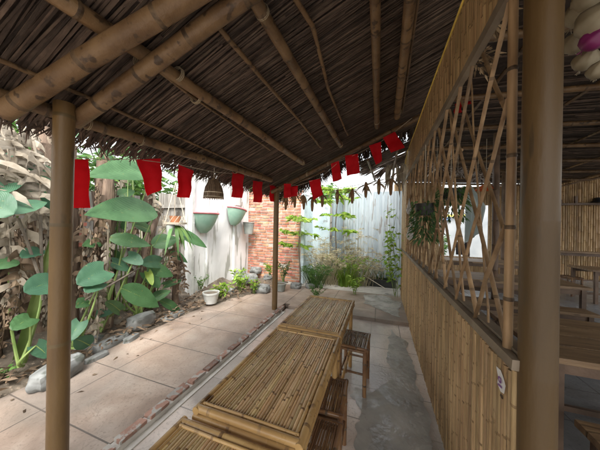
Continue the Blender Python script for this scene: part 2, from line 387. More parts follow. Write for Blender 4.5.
# soil bed: uneven ground along the left and the far corner
b = MB(); rows = []
def soil_edge(y):
    if y < 3.3: return -2.93+.05*noise.noise(Vector((0, y*2, 3)))
    return -2.93+min(1, (y-3.3)/2.0)*.85
for j in range(90):
    y = -3+j*.1; e = soil_edge(min(y, 5.4)); r_ = []
    for i in range(40):
        t = i/39; x = e - t*3.2
        h = .035+.27*min(1, t*4)*(1 if y < 5.2 else .5) - (.0 if t > 0 else .04)
        if y > 3.3: h = .03+(.24 if y < 4.6 else .1)*min(1, t*3)
        p = Vector((x*3, y*3, 0)); h += .06*noise.noise(p)*min(1, t*10)+.025*noise.noise(p*4)
        r_.append((x+(.03*noise.noise(p*2) if i else 0), y, h))
    rows.append(r_)
b.grid(rows); struct(b.build('soil_bed', 'soil'))

# ================================================================== POSTS
def post(x, y, r, z1, label, m_='post'):
    b = MB(); b.cane((x, y, 0), (x, y, z1), r, .62, .0015, .03, n=24, bump=1.018, ringw=.004)
    return tag(b.build('bamboo_post', [m_, 'postring' if m_ == 'post' else m_], origin=(x, y, 0)), label, 'post', 'bamboo posts carrying the roofs')
lp = px(59, 380, 0, -1.68)
post(lp.x, lp.y, .047, rz(-1.68)-.04, 'thick bamboo post at the left, in front of the banana plants')
mp_ = px(274.5, 312, 2, .0)
post(mp_.x, mp_.y, .048, rz(mp_.x)-.04, 'bamboo post at the corner of the brick kerb, in front of the brick wall')
post(.505, .985, .049, 3.2, 'broad smooth post closest to the camera at the near end of the lattice wall', 'nearpost')

# ================================================================== ROOF
roof = thing('thatched_roof', (-1.7, .5, 2.24), 'dark thatched lean-to roof over the tables, seen from below with its bamboo poles', 'roof')
TX0, TX1, TY0, TY1 = -2.06, .62, -2.6, 4.35
b = MB()
b.add([(TX0+.06, TY0, rz(TX0+.06)+.085), (TX1, TY0, rz(TX1)+.085), (TX1, TY1-.03, rz(TX1)+.085), (TX0+.06, TY1-.03, rz(TX0+.06)+.085),
       (TX0+.06, TY0, rz(TX0+.06)+.16), (TX1, TY0, rz(TX1)+.16), (TX1, TY1-.03, rz(TX1)+.16), (TX0+.06, TY1-.03, rz(TX0+.06)+.16)],
      [(0, 1, 2, 3), (7, 6, 5, 4), (0, 4, 5, 1), (1, 5, 6, 2), (2, 6, 7, 3), (3, 7, 4, 0)])
b.build('thatch_layer', 'thatchback', roof, smooth=False)
b = MB()
for layer in range(3):
    y = TY0
    while y < TY1:
        w = U(.004, .011); segs = rnd.choice((1, 2, 2, 3)); x = TX0-U(-.05, .03)
        for k in range(segs):
            L_ = (TX1-x)/(segs-k)*U(.8, 1.25) if k < segs-1 else TX1-x
            yo = U(-.03, .03); dz = .074-layer*.010+U(-.006, .006); sk = U(-.05, .05)
            pts = []
            for q in range(4):
                xx = x+L_*q/3; pts.append((xx, y+yo+sk*(q/3-.5)+U(-.006, .006), rz(xx)+dz+U(-.004, .004)-(.05*U(0, 1) if k == 0 and q == 0 else 0)))
            b.tube(pts, w, 4, cap=True, flat=.35, nrm=(-SL, 0, 1)); x += L_-U(0, .1)
            if x > TX1-.1: break
        y += w*2*U(.75, 1.15) + (layer*.010)
# ragged fringe at the eave and at the far gable
for k in range(800):
    y = U(TY0, TY1+.05); x = TX0+.12; l = U(.05, .11)
    b.tube([(x, y, rz(x)+.05), (x-l*.6, y+U(-.03, .03), rz(x-l*.6)+.03-U(0, .03)), (x-l, y+U(-.06, .06), rz(x-l)-U(.0, .07))], [.009, .008, .002], 3, flat=.4)
for k in range(700):
    x = U(TX0, TX1); y = TY1-U(0, .12); l = U(.12, .25)
    b.tube([(x, y, rz(x)+.06), (x-U(-.04, .05), y+U(.0, .05), rz(x)+.06-l*.5), (x-U(-.04, .06), y+U(-.02, .06), rz(x)+.06-l)], [.011, .011, .003], 3, flat=.4)
b.build('thatch_reeds', 'thatch', roof)
def rp(x, y, off=0.):     # the point of the roof's pole plane seen there
    n = Vector((-SL, 0, 1)); c = n.dot(Vector((EX, 0, EZ)))+off
    r_ = ray(x, y); t = (c-n.dot(CC))/n.dot(r_); return CC+r_*t
def ext(a, b_, y0): # extends the line a-b back to y0
    d = b_-a; return a + d*((y0-a.y)/d.y)
def roofpole(name, pix, r, off=0., back=None, crook=.0, inter=.3, taper=0.):
    P = [rp(*p, off) for p in pix]
    if back is not None: P.insert(0, ext(P[0], P[-1], back))
    b = MB()
    if len(P) == 2 or crook == 0:
        b.cane(P[0], P[-1], r, inter, .003, taper, n=12)
    else:
        for i in range(len(P)-1): b.cane(P[i], P[i+1], r*(1-.1*i), inter, crook, 0, n=10, bump=1.22)
    return b.build(name, ['pole', 'ring'], roof)
roofpole('eave_pole', [(87, 123), (271, 180)], .036, -.01, -2.5)
roofpole('purlin', [(0, 60), (87, 97), (200, 147), (270, 178)], .013, .03, -2.5, .004)
roofpole('purlin', [(50, 0), (140, 58), (200, 102), (270, 150)], .014, .02, -2.5, .004, .26)
roofpole('purlin', [(63, 0), (303, 163)], .037, .0, -2.5, 0, .38)
roofpole('purlin', [(213, 20), (257, 73), (290, 110), (321, 148)], .015, .02, None, .006, .28)
roofpole('purlin', [(258, 5), (341, 146)], .036, .0, -2.5, 0, .42)
roofpole('purlin', [(293, -5), (315, 35), (328, 88), (348, 135)], .015, .02, None, .008, .5)
roofpole('purlin', [(375, 0), (377, 127)], .034, .0, -2.5, 0, .4)
roofpole('purlin', [(410, 0), (397, 117)], .040, .0, -2.5, 0, .45)
roofpole('purlin', [(418, 0), (402, 112)], .014, .03, -2.5, 0, .45)
def rafter(pa, pb, r, name='rafter', off=-.085):
    a, c = rp(*pa, off), rp(*pb, off); d = (c-a)/(c.x-a.x)
    b = MB(); b.cane(a+d*(-2.0-a.x) if False else a, a+d*(.5-a.x), r, .36, .003, 0, n=16, bump=1.05)
    return b.build(name, ['pole', 'ring'], roof)
rafter((4, 112), (190, -4), .046, off=-.09)
rafter((74, 122), (245, -2), .042, off=-.085)
b = MB(); ga = Vector((-1.80, 3.60, rz(-1.80)-.075)); gb = Vector((.52, 3.60, rz(.52)-.075)); b.cane(ga, gb, .034, .4, .004, n=12)
b.build('gable_pole', ['pole', 'ring'], roof)
b = MB(); b.cane(ga+Vector((.1, .09, .06)), gb+Vector((0, .09, .06)), .022, .4, .004, n=10); b.build('gable_pole', ['pole', 'ring'], roof)
b = MB(); b.cane(ga+Vector((0, -1.85+2.0, -.0)), (-.9, 3.77, rz(-.9)-.1), .014, .3, .006, n=8); b.build('brace', ['pole', 'ring'], roof)
# ties round the crossings
b = MB()
for pq in [(87, 123), (140, 140), (200, 159), (235, 170)]:
    p = rp(*pq, -.01)
    for s_ in (0, .008):
        pts = [(p.x+.042*math.cos(t), p.y+s_, p.z+.042*math.sin(t)) for t in [k*math.pi/6 for k in range(13)]]
        b.tube(pts, .0025, 4, cap=False)
    b.tube([(p.x+.03, p.y, p.z+.03), (p.x-.01, p.y+.02, p.z+.11)], .002, 4)
def lash(p, rr, ax):
    for s_ in (-.009, 0, .009):
        pts = []
        for k in range(13):
            t = k*math.pi/6; o = Vector((math.cos(t)*rr, 0, math.sin(t)*rr)) if ax == 'y' else Vector((0, math.cos(t)*rr, math.sin(t)*rr))
            pts.append(p+o+(Vector((0, s_, 0)) if ax == 'y' else Vector((s_, 0, SL*s_))))
        b.tube(pts, .0032, 4, cap=False)
for pq in [(303, 163), (341, 146), (377, 124), (398, 114)]:
    p = rp(*pq, 0); lash(Vector((p.x, p.y-.07, p.z)), .037, 'y')
for pq in [(140, 60), (196, 98), (178, 74), (262, 12)]:
    p = rp(*pq, 0); lash(p, .039, 'y')
for X_ in (-1.5, -1.15, -.8): lash(Vector((X_, 3.60, rz(X_)-.075)), .037, 'x')
b.build('tie_wire', 'tie', roof)

# ================================================================== LATTICE WALL
YW0, YW1, YL1 = .98, 5.45, 4.55
RZ, TZ, WZ = 1.085, 2.44, 2.9
wall = thing('bamboo_lattice_wall', (WX, YW0, 0), 'long bamboo wall with split-cane panels below and above a crossed stick lattice', 'wall')
def slat(b, a, c, w, t, nrm, inter=.28):
    """half-round split cane"""
    a, c, nrm = Vector(a), Vector(c), Vector(nrm); d = (c-a); L_ = d.length; d /= L_; y = d.cross(nrm).normalized()
    st = [(0, 1, 0)]; q = inter*U(.1, 1)
    while q < L_-.02:
        st += [(q-.006, 1, 1), (q, 1.22, 1), (q+.005, 1, 0)]; q += inter*U(.8, 1.2)
    st.append((L_, 1, 0))
    prof = [(-.5, 0), (-.42, .6), (-.17, 1), (.17, 1), (.42, .6), (.5, 0)]
    vs = []; bow = U(-.004, .004)
    for s_, g, _ in st:
        cb = math.sin(math.pi*s_/L_)*bow
        for u, h in prof: vs.append(a+d*s_+y*(u*w*(1+(g-1)*.35)+cb)+nrm*(h*t*g))
    o = len(b.v); b.v += vs
    for i in range(len(st)-1):
        for k in range(5):
            b.f.append([o+i*6+k, o+i*6+k+1, o+(i+1)*6+k+1, o+(i+1)*6+k]); b.mi.append(1 if st[i][2] else 0)
    b.f.append([o+k for k in range(6)]); b.mi.append(0); b.f.append([o+(len(st)-1)*6+k for k in range(5, -1, -1)]); b.mi.append(0)
b = MB(); y = YW0+.03
while y < YW1:
    w = U(.016, .028)
    lz = RZ-.03
    slat(b, (WX+U(-.003, .003), y, .015), (WX+U(-.003, .003), y+U(-.006, .006), lz+U(-.02, 0)), w*.96, .012, (-1, 0, 0), .32)
    y += w*U(.98, 1.05)
b.build('lower_panel', ['slat', 'slatring'], wall)
b = MB(); b.box((WX+.012, (YW0+YW1)/2, .54), (.012, YW1-YW0, 1.0)); b.build('panel_backing', 'dark', wall, smooth=False)
b = MB(); y = YW0-.1
while y < YL1+.5:
    w = U(.02, .036); slat(b, (WX, y, TZ+.01), (WX, y+U(-.006, .006), WZ+U(-.01, .01)), w*.96, .012, (-1, 0, 0), .3); y += w
b.build('upper_panel', ['slat', 'slatring'], wall)
b = MB(); y = YL1+.03
while y < YW1:
    w = U(.02, .034); slat(b, (WX-.002, y, RZ), (WX-.002, y, 2.46+U(-.02, .02) if y > 5.0 else TZ), w*.96, .012, (-1, 0, 0), .3); y += w
b.build('end_panel', ['slat', 'slatring'], wall)
b = MB(); b.box((WX-.012, (YW0+YW1)/2, RZ), (.03, YW1-YW0, .036), jit=.002); b.box((WX+.03, (YW0+YL1)/2, RZ+.004), (.045, YL1-YW0, .05)); b.build('rail', 'rail', wall, smooth=False)
b = MB(); b.box((WX-.012, (YW0-.1+YL1+.5)/2, TZ), (.03, YL1+.6-YW0, .045), jit=.002); b.build('rail', 'rail', wall, smooth=False)
b = MB()
sp = .285; n_ = int((YL1-YW0)/sp); YN = YW0+.10
for i in range(-3, n_+4):
    y0 = YW0+.13+i*sp
    for dr in (-1, 1):
        y1 = y0+dr*.84+U(-.07, .07); ya = y0+U(-.03, .03); xo = WX+.004+dr*.009
        a, c = Vector((xo, ya, RZ+.01)), Vector((xo, y1, TZ-.01))
        if max(ya, y1) < YN+.05 or min(ya, y1) > YL1-.05: continue
        lo_, hi_ = (a, c) if a.y < c.y else (c, a)
        if lo_.y < YN: lo_ = lo_.lerp(hi_, (YN-lo_.y)/(hi_.y-lo_.y))
        if hi_.y > YL1: hi_ = lo_.lerp(hi_, (YL1-lo_.y)/(hi_.y-lo_.y))
        if (hi_-lo_).length < .2: continue
        w = U(.008, .0115); mid_ = lo_.lerp(hi_, .5)+Vector((0, U(-.02, .02), U(-.01, .01)))
        b.cane(lo_, mid_, w, .33, .002, .05, n=6, flat=.6, bump=1.12); b.cane(mid_, hi_, w*.97, .33, .002, .1, n=6, flat=.6, bump=1.12)
for k in range(9):      # loose extra canes
    ya = YW0+.3+k*.42+U(-.1, .1); dy = U(-.5, .5)
    if YN < ya+dy < YL1: b.cane((WX+.024, ya, RZ+.01), (WX+.024, ya+dy, TZ-.01), U(.006, .010), .3, .006, .2, n=6, flat=.7)
b.build('lattice', ['stick', 'sticknode'], wall)
b = MB(); b.cane((WX, YW0+.02+.07, 0), (WX, YW0+.09, 2.9), .015, .33, .003, n=10, bump=1.15); b.cane((WX+.03, YW0+.035, 0), (WX+.03, YW0+.035, 2.9), .012, .33, .003, n=8); b.build('stile', ['stick', 'ring'], wall)
b = MB(); b.tube([(WX-.016, y, WZ+.004*math.sin(y*3)) for y in [YW0-.1+k*.2 for k in range(19)]]+[(WX-.016, 4.9, 2.72), (WX-.016, YW1, 2.47)], .007, 6); b.build('edging_cord', 'yellow', wall)
# torn paper tag
b = MB(); c0 = px(501, 381, 0, WX-.016)
pl = [(-.030, .045), (.0, .05), (.018, .03), (.03, .005), (.022, -.04), (.0, -.05), (-.022, -.03), (-.016, .0)]
b.add([(WX-.017-.006*abs(v), c0.y-u*1.2, c0.z+v*.8) for u, v in pl], [tuple(range(8))])
tg = b.build('paper_tag', 'paper', smooth=False); tag(tg, 'torn white paper tag with a purple mark on the lower wall panel', 'tag')
b = MB()
for rr, cc in ((.011, (.0, .004)),):
    ring = []
    for k in range(16):
        t = 2*math.pi*k/16; ring.append((cc[0]+rr*math.cos(t), cc[1]+rr*1.1*math.sin(t), cc[0]+rr*.45*math.cos(t), cc[1]+rr*.5*math.sin(t)))
    o = b.add([(WX-.0205, c0.y-a_*1.2, c0.z+b_) for a_, b_, _, _ in ring]+[(WX-.0205, c0.y-a_*1.2, c0.z+b_) for _, _, a_, b_ in ring], [(k, (k+1) % 16, 16+(k+1) % 16, 16+k) for k in range(16)])
b.add([(WX-.0205, c0.y-u*1.2, c0.z+v) for u, v in ((-.012, -.016), (.014, -.012), (.014, -.02), (-.012, -.024))], [(0, 1, 2, 3)])
mk = b.build('printed_mark', 'ink', smooth=False)
mk.parent = tg; mk.location = Vector(mk.location)-LOC[tg.name]

# ================================================================== TABLES AND STOOLS
def make_table():
    W, L_, H = .53, .89, .72
    t = thing('bamboo_table', (0, 0, 0), 'x', 'table', 'low bamboo tables pushed together in a row')
    b = MB(); x = -W/2+.045
    while x < W/2-.042:
        w = U(.0115, .016); slat(b, (x+w/2, -L_/2+.035, H-.012), (x+w/2+U(-.001, .001), L_/2-.035, H-.012), w*1.0, .0055, (0, 0, 1), .26); x += w
    b.build('slat_top', ['table', 'tablering'], t)
    b = MB(); b.box((0, 0, H-.018), (W-.05, L_-.05, .008)); b.build('top_backing', 'table', t, smooth=False)
    b = MB(); r = .017
    for s_ in (-1, 1):
        b.cane((s_*(W/2-r), -L_/2, H-r), (s_*(W/2-r), L_/2, H-r), r, .3, .0, 0, 12, bump=1.05)
        b.cane((-W/2+.02, s_*(L_/2-r), H-r+.001), (W/2-.02, s_*(L_/2-r), H-r+.001), r, .25, .0, 0, 12, bump=1.05)
        b.cane((-W/2+.0, s_*(L_/2-r+.004), H-3.1*r), (W/2, s_*(L_/2-r+.004), H-3.1*r), r*.95, .27, .0, 0, 12, bump=1.05)
        b.cane((s_*(W/2-r+.002), -L_/2+.02, H-3.1*r), (s_*(W/2-r+.002), L_/2-.02, H-3.1*r), r*.9, .3, .0, 0, 12, bump=1.05)
        slat(b, (s_*(W/2-.040), -L_/2+.03, H-.010), (s_*(W/2-.040), L_/2-.03, H-.010), .014, .009, (0, 0, 1))
        slat(b, (-W/2+.03, s_*(L_/2-.040), H-.008), (W/2-.03, s_*(L_/2-.040), H-.008), .014, .009, (0, 0, 1))
    b.build('frame', ['tableframe', 'tablering'], t)
    for sx in (-1, 1):
        for sy in (-1, 1):
            b = MB(); b.cane((sx*(W/2-.035), sy*(L_/2-.045), 0), (sx*(W/2-.035), sy*(L_/2-.045), H-.02), .02, .25, .001, n=12); b.build('leg', ['tableframe', 'tablering'], t)
    b = MB()
    for s_ in (-1, 1):
        b.cane((s_*(W/2-.035), -L_/2+.05, .2), (s_*(W/2-.035), L_/2-.05, .2), .013, .25, .001)
        b.cane((-W/2+.04, s_*(L_/2-.045), .24), (W/2-.04, s_*(L_/2-.045), .24), .013, .25, .001)
    b.build('stretcher', ['tableframe', 'tablering'], t)
    return t
T = make_table()
place(T, (-.525, 1.267, 0), 0, 'middle bamboo table of the row, yellowish slats with dark flecks', True)
place(T, (-.555, .355, -.028), R(.4), 'nearest bamboo table, cut off by the bottom of the photo and slightly lower')
place(T, (-.520, 2.172, .004), R(-.5), 'farthest bamboo table of the row, its top pale with sky sheen')

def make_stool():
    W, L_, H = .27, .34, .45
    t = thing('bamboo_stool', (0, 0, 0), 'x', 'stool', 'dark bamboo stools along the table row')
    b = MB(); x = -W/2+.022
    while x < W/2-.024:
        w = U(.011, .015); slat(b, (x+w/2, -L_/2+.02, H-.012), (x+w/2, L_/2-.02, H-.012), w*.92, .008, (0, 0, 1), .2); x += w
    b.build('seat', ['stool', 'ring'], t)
    b = MB()
    for s_ in (-1, 1):
        b.cane((s_*(W/2-.012), -L_/2, H-.015), (s_*(W/2-.012), L_/2, H-.015), .014, .2, 0, n=10)
        b.cane((-W/2, s_*(L_/2-.012), H-.014), (W/2, s_*(L_/2-.012), H-.014), .013, .2, 0, n=10)
        b.cane((s_*(W/2-.02), -L_/2+.02, H-.045), (s_*(W/2-.02), L_/2-.02, H-.045), .012, .2, 0)
        b.cane((-W/2+.02, s_*(L_/2-.02), H-.045), (W/2-.02, s_*(L_/2-.02), H-.045), .012, .2, 0)
    b.build('seat_frame', ['stool', 'ring'], t)
    for sx in (-1, 1):
        for sy in (-1, 1):
            b = MB(); b.cane((sx*(W/2-.022), sy*(L_/2-.025), 0), (sx*(W/2-.022), sy*(L_/2-.025), H-.02), .0185, .18, .001, n=10); b.build('leg', ['stool', 'ring'], t)
    b = MB()
    for s_ in (-1, 1):
        b.cane((s_*(W/2-.022), -L_/2+.02, .17), (s_*(W/2-.022), L_/2-.02, .17), .01, .2, 0); b.cane((-W/2+.02, s_*(L_/2-.025), .2), (W/2-.02, s_*(L_/2-.025), .2), .01, .2, 0)
    b.build('stretcher', ['stool', 'ring'], t)
    return t
ST = make_stool()
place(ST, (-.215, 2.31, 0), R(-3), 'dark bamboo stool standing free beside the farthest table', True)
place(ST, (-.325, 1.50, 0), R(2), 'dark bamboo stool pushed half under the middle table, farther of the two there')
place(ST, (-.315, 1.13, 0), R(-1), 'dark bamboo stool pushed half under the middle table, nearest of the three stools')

# ================================================================== BRICK, PLASTER, FENCE
BY = 5.6
bw = thing('brick_wall', (-2.6, BY, 0), 'weathered red brick wall behind the corner post', 'wall')
b = MB(); z = -.02; row = 0
while z < 2.42:
    h = .062; x = -3.52+(-.1 if row % 2 else 0)
    while x < -1.93:
        l = .2*U(.85, 1.1); x1 = min(x+l, -1.9)
        if rnd.random() > .02: b.box(((x+x1)/2, BY+.05+U(-.008, .006), z+h/2), (x1-x-U(.012, .022), .1, h-U(.008, .018)), jit=.004)
        x = x1
    z += h+.014; row += 1
b.build('bricks', 'brick', bw, smooth=False)
b = MB(); b.box((-2.71, BY+.06, 1.2), (1.6, .1, 2.44)); b.build('mortar', 'mortar', bw, smooth=False)
b = MB(); b.box((-1.875, BY+.02, 1.17), (.085, .16, 2.4), jit=.006); b.build('painted_end', 'bluewall', bw, smooth=False)
# plaster wall with uneven face
b = MB(); rows = []
for i in range(60):
    y = 3.52+i*(BY-3.52)/59; r_ = []
    for k in range(40):
        z = -.1+k*2.9/39; p = Vector((0, y*2, z*2)); r_.append((-3.5+.012*noise.noise(p)+.006*noise.noise(p*4), y, z))
    rows.append(r_)
b.grid(rows)
pw = thing('plaster_wall', (-3.5, 4.5, 0), 'stained whitewashed plaster wall with pots hung on it', 'wall')
b.build('plaster_face', 'plaster', pw)
b = MB(); b.box((-3.58, 4.56, 1.35), (.13, 2.1, 2.9)); b.build('wall_core', 'plaster', pw, smooth=False)
b = MB(); b.box((-3.47, 3.50, 1.35), (.10, .05, 2.85), jit=.006); b.build('corner_board', 'whitepot', pw, smooth=False)
b = MB()
for yy in (3.95, 4.9): b.box((-3.49, yy, 1.4), (.05, .03, 2.7), jit=.01)
b.build('render_seam', 'plaster', pw, smooth=False)
# side wall, light blue
b = MB(); b.box((-1.93, 6.2, 1.15), (.1, 1.06, 2.3)); bl = b.build('blue_side_wall', 'bluewall', smooth=False); tag(bl, 'short light blue painted wall running back from the brick wall', 'wall')
fence = thing('corrugated_fence', (-.7, 6.55, 0), 'pale blue-grey corrugated sheet fence at the far end of the yard', 'fence')
def corr(x0, x1, z1, y, m_, z0=.0, pitch=.076, amp=.010, lean=0.):
    b = MB(); n = int((x1-x0)/pitch*8); rows = []
    for i in range(n+1):
        x = x0+(x1-x0)*i/n; q = math.sin(2*math.pi*(x-x0)/pitch)*amp
        rows.append([(x+lean*z, y+q, z) for z in (z0, z1)])
    b.grid(rows); b.grid([[(x, y_+.004, z) for x, y_, z in r_][::-1] for r_ in rows]); return b.build('sheet', m_, fence)
corr(-.98, -.30, 2.47, 6.50, 'sheet'); corr(-.34, .56, 2.50, 6.515, 'sheet'); corr(-1.32, -.95, 2.34, 6.53, 'sheetdark')
b = MB(); b.box((-1.60, 6.53, 1.1), (.56, .03, 2.24), jit=.004); b.build('flat_panel', 'bluewall', fence, smooth=False)
b = MB(); b.box((-1.33, 6.50, 1.15), (.05, .05, 2.3)); b.box((-.97, 6.52, 1.2), (.03, .03, 2.4)); b.build('fence_post', 'greyplank', fence, smooth=False)
b = MB(); b.box((-.7, 6.56, 1.9), (2.3, .04, .05)); b.build('cross_rail', 'greyplank', fence, smooth=False)

# ================================================================== LEAF TOOLS
def leaf(b, base, d, L_, W, up=(0, 0, 1), droop=.3, fold=.25, shape='long', n=10, nv=6, ripple=.0, mi=0):
    base, d, up = Vector(base), Vector(d).normalized(), Vector(up)
    side = d.cross(up).normalized(); up = side.cross(d).normalized(); rows = []
    for i in range(n+1):
        t = i/n
        if shape == 'long': w = W*.5*math.sin(math.pi*min(1, (t*.96+.04)**.78))**.8
        elif shape == 'heart': w = W*.5*(math.sqrt(max(0, 1-((t-.33)/.67)**2)) if t > .33 else math.sqrt(max(0, 1-((t-.33)/.42)**2)))*(1-.25*t)
        else: w = W*.5*math.sin(math.pi*min(.999, t*.96+.02))
        if i == n: w = .001
        c = base+d*(L_*t)+Vector((0, 0, -droop*L_*t*t))
        r_ = []
        for j in range(-nv//2, nv//2+1):
            u = j/(nv/2)
            back = -.22*L_*(abs(u)**1.5)*(1 if shape == 'heart' and t < .34 else 0)*(1-t/.34 if t < .34 else 0)
            r_.append(c+side*(u*w)+up*(abs(u)*w*fold*(1-.6*abs(u)) + ripple*math.sin(t*26+abs(u)*5)*abs(u))+d*back)
        rows.append(r_)
    b.grid(rows, mi, uv=True)
def leaflet(b, c, d, L_, W, mi=0):
    d = Vector(d).normalized(); s_ = d.cross(Vector((U(-1, 1), U(-1, 1), U(.2, 1)))).normalized()*W/2; c = Vector(c)
    z = Vector((0, 0, -L_*.12))
    b.add([c, c+d*L_*.35+s_, c+d*L_*.4-z*.8, c+d*L_*.35-s_, c+d*L_+z], [(0, 1, 2), (0, 2, 3), (1, 4, 2), (2, 4, 3)], mi)
def rdir(z0=-.3, z1=1): a = U(0, 2*math.pi); z = U(z0, z1); return Vector((math.cos(a), math.sin(a), z)).normalized()
def curve(a, c, bow, n=6):
    a, c, bow = Vector(a), Vector(c), Vector(bow); return [a.lerp(c, k/n)+bow*math.sin(math.pi*k/n) for k in range(n+1)]

# ------------------------------------------------------------------ big leaved plants, each leaf a part
def leafplant(root, label, leaves, stalk_r=.011, cat='plant', name='taro_plant', m_='leaf', ripple=.003):
    t = thing(name, root, label, cat, 'big leaved plants in the left bed')
    for lf in leaves:
        base, tip, W, shape = lf[:4]; m2 = lf[4] if len(lf) > 4 else m_
        base, tip = Vector(base), Vector(tip); d = tip-base; L_ = d.length
        b = MB(); leaf(b, base, d+Vector((0, 0, .16*L_)), L_, W*1.15, (.80, -.55, .45) if shape != 'flat' else (0, 0, 1), .16, .22, 'heart' if shape == 'heart' else 'long', 14, 8, ripple)
        # midrib
        lo = b.build('leaf', m2, t)
        b = MB(); rt = Vector(root)+Vector((U(-.05, .05), U(-.05, .05), 0))
        b.tube(curve(rt, base+Vector((0, 0, -.006)), Vector((U(-.06, .06), U(-.06, .06), 0))+(base-rt).cross(Vector((0, 0, 1))).normalized()*.04, 8), [stalk_r*(1.3-.09*k) for k in range(9)], 7)
        b.tube([base+Vector((0, 0, -.006)), base+d*.5+Vector((0, 0, .03*L_)), base+d*.9], [stalk_r*.5, stalk_r*.35, .001], 5)
        b.build('stalk', 'greenstem', lo)
    return t
Q = lambda x, y, X: px(x, y, 0, X)
leafplant((-3.25, 1.85, .2), 'tall plant with two long ribbed green leaves under the left red flags', [
    (Q(152, 172, -3.2), Q(89, 177, -2.95), .30, 'long'), (Q(156, 212, -3.15), Q(84, 215, -2.9), .34, 'long'),
    (Q(110, 238, -3.25), Q(150, 246, -3.0), .17, 'long'), (Q(128, 178, -3.4), Q(138, 146, -3.7), .25, 'long')], name='broadleaf_plant')
leafplant((-3.1, 1.5, .2), 'plant with blue-green heart leaves low beside the left post', [
    (Q(104, 270, -3.0), Q(78, 284, -2.95), .26, 'heart', 'leafblue'), (Q(100, 282, -2.98), Q(85, 292, -2.9), .16, 'heart', 'leafblue'),
    (Q(52, 282, -3.0), Q(24, 292, -2.9), .22, 'heart', 'leafblue'), (Q(80, 322, -2.95), Q(70, 340, -2.88), .14, 'heart', 'leafblue'),
    (Q(90, 345, -2.95), Q(72, 338, -2.9), .14, 'long', 'leafblue')], m_='leafblue')
leafplant((-3.3, 2.35, .2), 'plant with dark green leaves and one yellow leaf behind the grey stone', [
    (Q(122, 288, -3.0), Q(156, 306, -2.9), .22, 'long'), (Q(160, 262, -3.2), Q(140, 264, -3.05), .2, 'heart', 'leafblue'), (Q(128, 256, -3.2), Q(142, 264, -3.0), .16, 'heart', 'leafblue'),
    (Q(150, 268, -3.2), Q(172, 276, -3.05), .17, 'long'), (Q(146, 272, -3.2), Q(158, 286, -3.1), .17, 'heart'), (Q(148, 272, -3.15), Q(152, 284, -3.02), .09, 'heart', 'lime'),
    (Q(152, 245, -3.3), Q(180, 238, -3.1), .22, 'long', 'leaf'), (Q(178, 232, -3.3), Q(205, 247, -3.1), .18, 'long')])
leafplant((-3.35, .95, .2), 'plant at the left frame edge with wide blue-green leaves at eye height', [
    (Q(-12, 202, -3.0), Q(12, 214, -2.85), .24, 'heart', 'leafblue'), (Q(2, 213, -3.0), Q(50, 201, -3.1), .15, 'long', 'leafblue'), (Q(-5, 190, -3.1), Q(20, 180, -3.4), .2, 'heart', 'leafblue'),
    (Q(38, 165, -3.4), Q(50, 205, -3.35), .25, 'long', 'leafblue'), (Q(-10, 170, -3.6), Q(15, 150, -3.8), .25, 'long')], m_='leafblue')

# ------------------------------------------------------------------ banana clump: stem, dry leaves, green leaves
def dry_leaf(b, top, bot, W, bowv, n=14, mi=0):
    W *= 1.35
    top, bot = Vector(top), Vector(bot); pts = curve(top, bot, bowv, n)
    b.tube(pts, [.011*(1-.8*k/n) for k in range(n+1)], 5, mi=mi)
    ax = (bot-top).normalized()
    for k in range(n):
        for s_ in (-1, 1):
            if rnd.random() < .15: continue
            p = pts[k]; w = W*math.sin(math.pi*(k+1.5)/(n+2.5))*U(.5, 1.15); h = (pts[k+1]-pts[k]).length*U(.7, 1.25)
            sd_ = ax.cross(Vector((U(-.6, .6), U(-.6, .6), .2)).normalized()).normalized()
            sd_ = (Vector((0, 1, 0))*s_*U(.5, 1)+Vector((1, 0, 0))*U(-.7, .9)).normalized()
            rows = []; dirn = sd_.copy(); q = p.copy()
            for m__ in range(5):
                tw = Vector((U(-.01, .01), U(-.01, .01), U(-.01, .01)))
                rows.append([q+ax*h*.5*(1-m__*.14)+tw, q+tw*.3+Vector((.014, 0, 0))*(1 if m__ % 2 else -1), q-ax*h*.5*(1-m__*.14)-tw])
                q = q+dirn*w/4; dirn = (dirn+Vector((U(-.3, .3), U(-.2, .2), -.55*U(.3, 1.3)))).normalized()
            b.grid(rows, mi)
def banana(x, y, H, r, label, dries, greens=(), lean=(0, 0), m_='trunk', group='banana stems in the left bed'):
    t = thing('banana_plant', (x, y, .12), label, 'banana plant', group)
    b = MB(); P = []; Rr = []
    for k in range(13):
        f = k/12; P.append((x+lean[0]*f*f+.01*math.sin(k*2.1), y+lean[1]*f*f, .1+H*f)); Rr.append(r*(1.15-.5*f)*(1+.05*math.sin(k*2.7)))
    b.tube(P, Rr, 14)
    for k in range(16):                       # old leaf sheaths wrapped round the stem
        a0 = U(0, 6.28); z0 = U(.0, .6)*H; l = U(.25, .5)*H; rows = []
        for i in range(6):
            f = (z0+l*i/5)/H; rr = r*(1.15-.5*f)*1.06+(.03*(i/5)**3)*U(.3, 1.6)
            w = .55*(1-.35*i/5); c = (x+lean[0]*f*f, y+lean[1]*f*f)
            rows.append([(c[0]+rr*math.cos(a0+w*u), c[1]+rr*math.sin(a0+w*u), .1+f*H) for u in (-1, -.5, 0, .5, 1)])
        b.grid(rows)
    b.build('stem', m_, t)
    for (a, c, W, bow, mm) in dries:
        b = MB(); dry_leaf(b, a, c, W, bow); b.build('dry_leaf', mm, t)
    for (a, c, W, mm) in greens:
        b = MB(); d = Vector(c)-Vector(a); leaf(b, a, d+Vector((0, 0, .2*d.length)), d.length, W, (.5, -.3, .8), .2, .2, 'long', 16, 8, .004); b.build('green_leaf', mm, t)
        b = MB(); b.tube(curve((x, y, .1+H*.9), a, (0, 0, .05)), .014, 6); b.build('stalk', 'greenstem', t)
    return t
